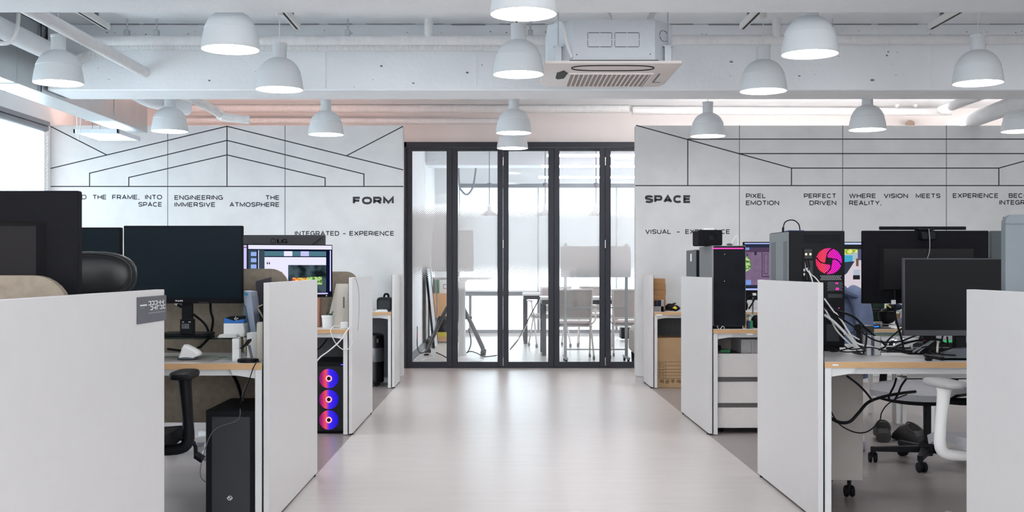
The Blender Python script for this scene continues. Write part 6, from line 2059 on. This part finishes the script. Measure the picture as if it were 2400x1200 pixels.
# ------------------------------------------------------------------ meeting room
t = Thing('standing_table', 'white round standing table with flared foot behind the second door leaf', 'table', (X(1083, 14.0), 14.0, 0))
c = Vector((X(1083, 14.0), 14.0, 0))
m = MB(); m.lathe([(.25, 0), (.25, .008), (.12, .025), (.06, .06), (.042, .14), (.040, .95), (.07, .985), (.0, .985)], c, 32)
t.part('pedestal', m, PLASW)
m = MB(); m.lathe([(.0, .985), (.33, .985), (.37, 1.0), (.37, 1.012), (0, 1.012)], c, 48)
t.part('tabletop', m, PLASW)
t = Thing('screen_stand', 'wheeled screen stand with black splayed legs in the meeting room', 'stand', (X(1066, 14.9), 14.9, 0))
cx = X(1066, 14.85)
m = MB(); m.box(X(1012, 14.9), X(1110, 14.9), 14.88, 14.925, Z(636, 14.9), Z(540, 14.9), .01)
t.part('display_back', m, PLASW)
for sx in (-1, 1):
    for dy in (-.05, .28):
        m = MB()
        m.tube([(cx + sx * .10, 14.9 + dy * .3, .62), (cx + sx * .20, 14.9 + dy * .7, .42), (cx + sx * .34, 14.9 + dy, .12), (cx + sx * .365, 14.9 + dy, .06)], .022, 8)
        t.part('leg', m, mat('soft_black', (44, 46, 52), .45))
        m = MB(); m.box(cx + sx * .365 - .035, cx + sx * .365 + .035, 14.9 + dy - .03, 14.9 + dy + .03, 0, .06, .012)
        t.part('caster', m, BLACK)
m = MB(); m.box(cx - .05, cx + .05, 14.93, 14.99, .42, Z(600, 14.9), .01); m.box(cx - .22, cx + .22, 14.93, 14.98, .46, .50, .008)
t.part('column', m, mat('soft_black', (44, 46, 52), .45))
t = Thing('whiteboard', 'narrow framed board leaning on the meeting room wall', 'board', (MX + .1, 16.5, 0))
M_ = Matrix.Translation((MX + .15, 16.1, .002)) @ Matrix.Rotation(-.10, 4, 'Y')
m = MB(); m.box(0, .02, 0, .8, 0.004, 1.12, .002, M_)
t.part('sheet', m, mat('board_sheet', (200, 205, 212), .3))
m = MB(); m.box(-.006, .026, -.02, .02, 0.004, 1.14, 0, M_); m.box(-.006, .026, .78, .82, 0.004, 1.14, 0, M_); m.box(-.006, .026, 0, .8, 1.12, 1.15, 0, M_)
t.part('frame', m, BLACK)
t = Thing('cabinet', 'light wood cabinet with dark shelf behind the first door leaf', 'cabinet', (X(1035, 17.4), 17.5, 0))
x0, x1 = X(1011, 17.3), X(1072, 17.3)
m = MB(); m.box(x0, x1, 17.3, 17.7, Z(745, 17.3), Z(688, 17.3), .003); m.box(x0, x1, 17.34, 17.7, Z(800, 17.3), Z(790, 17.3), .003)
t.part('carcass', m, mat('light_wood', (226, 176, 128), .5, var=.08, scale=10, stretch=(8, 1, 1)))
m = MB(); m.box(x0, x0 + .03, 17.32, 17.7, 0, Z(745, 17.3)); m.box(x1 - .03, x1, 17.32, 17.7, 0, Z(745, 17.3)); m.box(x0, x1, 17.66, 17.7, .02, Z(745, 17.3))
t.part('leg_frame', m, BLACK)
single('book', MB().box(X(1018, 17.3), X(1064, 17.3), 17.35, 17.6, Z(790, 17.3) + .0005, Z(779, 17.3), .003), YELLOW, 'lime yellow folder on the lower shelf of the light wood cabinet', 'folder')
single('case', MB().box(X(1018, 17.3), X(1060, 17.3), 17.35, 17.58, Z(779, 17.3) + .0005, Z(762, 17.3), .004), BLACK, 'black case stacked in the light wood cabinet', 'case')
t = Thing('certificate', 'small framed certificate standing on the light wood cabinet', 'picture', (X(1045, 17.4), 17.42, Z(688, 17.3)))
m = MB(); m.box(X(1030, 17.4), X(1072, 17.4), 17.42, 17.44, Z(688, 17.3), Z(655, 17.4), .002)
t.part('sheet', m, PAPER)
m = MB()
xa, xb, za, zb = X(1039, 17.4), X(1056, 17.4), Z(677, 17.4), Z(666, 17.4)
m.box(xa, xb, 17.418, 17.42, za, za + .006); m.box(xa, xb, 17.418, 17.42, zb - .006, zb); m.box(xa, xa + .006, 17.418, 17.42, za, zb); m.box(xb - .006, xb, 17.418, 17.42, za, zb)
t.part('printed_border', m, BLACK)
for k, (px, cc, lb) in enumerate(((1014, (96, 104, 100), 'grey'), (1019, (130, 130, 120), 'olive'), (1024, (70, 120, 86), 'green'))):
    single('book', MB().box(X(px, 17.4), X(px + 4.5, 17.4), 17.40, 17.6, Z(688, 17.3), Z(650, 17.4), .002), mat('book_' + lb, cc, .6), lb + ' book upright on the light wood cabinet beside the certificate', 'book')
for (tx0, tx1, ty0, ty1, lb) in ((X(1268, 14.85), 2.1, 14.75, 15.5, 'white meeting table with square black legs, the one nearer the glass doors'), (X(1226, 17.2), 2.1, 17.1, 17.85, 'white meeting table with square black legs, the one by the far blinds')):
  t = Thing('meeting_table', lb, 'table', ((tx0 + tx1) / 2, (ty0 + ty1) / 2, 0), group='meeting tables')
  m = MB(); m.box(tx0, tx1, ty0, ty1, .715, .75, .002)
  t.part('tabletop', m, PLASW)
  for xx in (tx0 + .01, tx1 - .07):
      for yy in (ty0 + .02, ty1 - .08):
          m = MB(); m.box(xx, xx + .055, yy, yy + .055, .0, .66, .002)
          t.part('leg', m, DFRAME)
  m = MB()
  for yy in (ty0 + .02, ty1 - .08): m.box(tx0 + .01, tx1 - .015, yy, yy + .055, .66, .715)
  m.box(tx0 + .01, tx0 + .06, ty0 + .07, ty1 - .08, .66, .715)
  t.part('frame', m, DFRAME)


def side_chair(label, x, y, rz):
    t = Thing('side_chair', label, 'chair', (x, y, 0), rz, group='white meeting chairs with grey mesh backs', local=True)
    wht_ = mat('side_chair_white', (226, 222, 220), .45)
    gm = mat('side_chair_mesh', (196, 190, 186), .8, var=.05)
    m = MB(); m.box(-.23, .23, -.22, .22, .42, .47, .02)
    t.part('seat', m, mat('side_seat', (184, 176, 174), .8))
    m = MB(); m.box(-.235, .235, -.225, .225, .405, .425, .01)
    t.part('seat_shell', m, wht_)
    m = MB(); m.add([(-.19, -.25, .52), (.19, -.25, .52), (.2, -.31, .85), (-.2, -.31, .85), (-.19, -.262, .52), (.19, -.262, .52), (.2, -.322, .85), (-.2, -.322, .85)], [(0, 3, 2, 1), (4, 5, 6, 7), (0, 1, 5, 4), (2, 3, 7, 6), (1, 2, 6, 5), (3, 0, 4, 7)])
    bk = t.part('backrest', m, gm)
    m = MB(); m.tube([(-.20, -.20, .43), (-.205, -.25, .52), (-.215, -.316, .86), (.215, -.316, .86), (.205, -.25, .52), (.20, -.20, .43)], .018, 8); m.tube([(-.2, -.25, .51), (.2, -.25, .51)], .016, 8)
    t.sub(bk, 'backrest_frame', m, wht_)
    for s in (-1, 1):
        for fy in (-1, 1):
            m = MB(); m.tube([(s * .235, fy * .02, .42), (s * .25, fy * .2, .05)], .012, 8)
            t.part('leg', m, wht_)
            m = MB(); m.lathe([(0, -.012), (.024, -.012), (.024, .012), (0, .012)], (s * .25, fy * .2, .0245), 14, axis='x')
            t.part('caster', m, GREYM)
        m = MB(); m.tube([(s * .23, -.16, .44), (s * .28, -.12, .5), (s * .285, -.06, .64), (s * .285, .0, .655)], .012, 8, 3); m.box(s * .285 - .025, s * .285 + .025, -.08, .13, .65, .67, .006)
        t.part('armrest', m, wht_)
    return t


side_chair('white mesh backed chair with its back to the glass doors, at the meeting table', X(1342, 14.1), 14.28, .05)
side_chair('white mesh backed chair half hidden behind the SPACE wall edge', X(1490, 14.0), 14.40, -.2)
side_chair('white mesh backed chair between the two meeting tables, behind the third door leaf', X(1288, 16.5), 16.5, .25)
side_chair('white mesh backed chair between the two meeting tables, behind the wheeled whiteboard', X(1396, 16.6), 16.6, -.1)
t = Thing('whiteboard', 'wheeled whiteboard on grey posts, its board behind the door film', 'whiteboard', (X(1396, 13.75), 13.75, 0))
d = 13.75
for px in (1325, 1468):
    x = X(px, d)
    m = MB(); m.box(x - .018, x + .018, d - .012, d + .012, .06, 1.42, .003)
    t.part('post', m, mat('post_grey', (168, 174, 176), .4, .4))
    m = MB(); m.box(x - .02, x + .02, d - .25, d + .25, .05, .075, .004)
    t.part('foot', m, mat('post_grey', (168, 174, 176), .4, .4))
    for yy in (-.22, .22):
        m = MB(); m.lathe([(0, -.012), (.025, -.012), (.025, .012), (0, .012)], (x, d + yy, .025), 14, axis='x')
        t.part('caster', m, BLACK)
m = MB()
for py in (721, 819):
    m.box(X(1325, d) + .018, X(1468, d) - .018, d - .008, d + .008, Z(py + 1.5, d), Z(py - 1.5, d), .002)
t.part('crossbar', m, mat('post_grey', (168, 174, 176), .4, .4))
m = MB(); m.box(X(1314, d), X(1478, d), d - .03, d - .012, Z(650, d), Z(577, d), .003)
t.part('board', m, mat('board_face', (214, 220, 222), .3))
t = Thing('armchair', 'cream upholstered armchair corner behind the last door leaf', 'armchair', (X(1510, 13.8), 13.9, 0))
x0 = X(1477, 13.7)
m = MB(); m.box(x0, x0 + .75, 13.4, 13.92, .10, .45, .06)
t.part('seat', m, mat('cream_upholstery', (224, 216, 206), .8))
m = MB(); m.box(x0 + .62, x0 + .78, 13.4, 13.92, .10, .8, .06)
t.part('backrest', m, mat('cream_upholstery', (224, 216, 206), .8))
for xx in (x0 + .05, x0 + .7):
    for yy in (13.46, 13.86):
        m = MB(); m.cyl((xx, yy, 0), (xx, yy, .12), .015, 10, .022)
        t.part('leg', m, BLACK)
single('black_bin', MB().box(X(1456, 17.8), X(1482, 17.8), 17.8, 18.1, .03, Z(768, 17.8), .01), BLACK, 'black bin under the far end of the meeting table', 'bin')
for k, px in enumerate((1147, 1278, 1397)):
    d = 15.6
    t = Thing('pendant_lamp', 'small cone pendant seen through the door film, ' + ['over the standing table', 'over the corner of the meeting table', 'behind the wheeled whiteboard'][k], 'pendant lamp', (X(px, d), d, Z(505, d)), group='cone pendants in the meeting room')
    m = MB(); m.lathe([(.0, .13), (.025, .13), (.03, .07), (.13, .0), (.12, .0), (.02, .06), (0, .07)], (X(px, d), d, Z(505, d)), 24)
    t.part('lamp_shade', m, LAMPW)
    m = MB(); m.cyl((X(px, d), d, Z(505, d) + .13), (X(px, d), d, SLAB), .006, 8); m.cyl((X(px, d), d, Z(437, d)), (X(px, d), d, Z(429, d)), .03, 12)
    t.part('cord', m, GREYM)
for k, (d, px) in enumerate(((15.0, 1281), (16.6, 1266), (18.6, 1262))):
    t = Thing('linear_light', 'thin glowing strip light across the meeting room, ' + ['highest in view', 'middle one', 'lowest in view'][k], 'strip light', (X(px, d) + 1.5, d, CZ + 1.45), group='strip lights in the meeting room')
    zz = CZ + 1.45
    m = MB(); m.box(X(px, d), X(px, d) + 3.2, d - .02, d + .02, zz, zz + .04, .003)
    t.part('profile', m, PLASW)
    m = MB(); m.box(X(px, d) + .01, X(px, d) + 3.19, d - .022, d + .015, zz - .004, zz + .028)
    t.part('diffuser', m, emit('strip_glow', (255, 244, 250), 40.0))
    m = MB()
    for xx in (.1, 1.6, 3.1): m.cyl((X(px, d) + xx, d, zz + .04), (X(px, d) + xx, d, SLAB if k != 1 else SLAB), .003, 6)
    t.part('hanger', m, GREYM)
single('ceiling_cable', MB().tube([P(1117, 380, 17.9), P(1115, 398, 17.9), P(1110, 432, 17.9), P(1102, 450, 17.9), P(1093, 456, 17.9), P(1083, 448, 17.9), P(1076, 430, 17.9), (X(1075, 17.9), 17.9, SLAB)], .014, 8, 5), GREYM, 'thick grey cable looping from the meeting room ceiling', 'cable')
fc = [([(957, 765), (966, 772), (970, 800), (980, 822), (993, 826), (1002, 815), (1012, 790), (1022, 760), (1024, 720), (1022, 660)], GREYM, 'pale cable rising from the floor to the light wood cabinet'), ([(957, 790), (972, 812), (985, 828), (1000, 822)], GREYD, 'dark cable curving along the meeting room skirting'),
      ([(968, 845), (985, 832), (1005, 828), (1018, 838), (1000, 840), (985, 846)], PLASW, 'white cable coil on the meeting room floor'), ([(1022, 826), (1035, 832), (1050, 838), (1068, 830), (1080, 836), (1100, 824), (1118, 828), (1135, 836), (1165, 833)], BLACK, 'black cable lying along the floor beneath the screen stand'),
      ([(1098, 770), (1104, 800), (1098, 822), (1086, 832)], BLACK, 'thin black cable hanging from the screen stand'), ([(1195, 820), (1215, 795), (1240, 745), (1266, 697)], BLACK, 'black cable running up to the meeting table edge'), ([(1197, 815), (1218, 790), (1238, 755)], PLASW, 'white cable beside the black one below the meeting table edge'),
      ([(955, 792), (965, 788), (973, 780)], ORANGE, 'short orange cable tie sticking out by the skirting')]
for pp, mm, lb in fc:
    pts = []
    for (px, py) in pp:
        dmax = (CZ - .008) * F / (py - VY) if py > VY else 99
        d = min(14.745 if 'table edge' in lb else 14.45, dmax)
        p = P(px, py, d)
        p.x = max(p.x, MX + .05)
        pts.append(p)
    single('cable', MB().tube(pts, .007, 7, 5), mm, lb, 'cable')
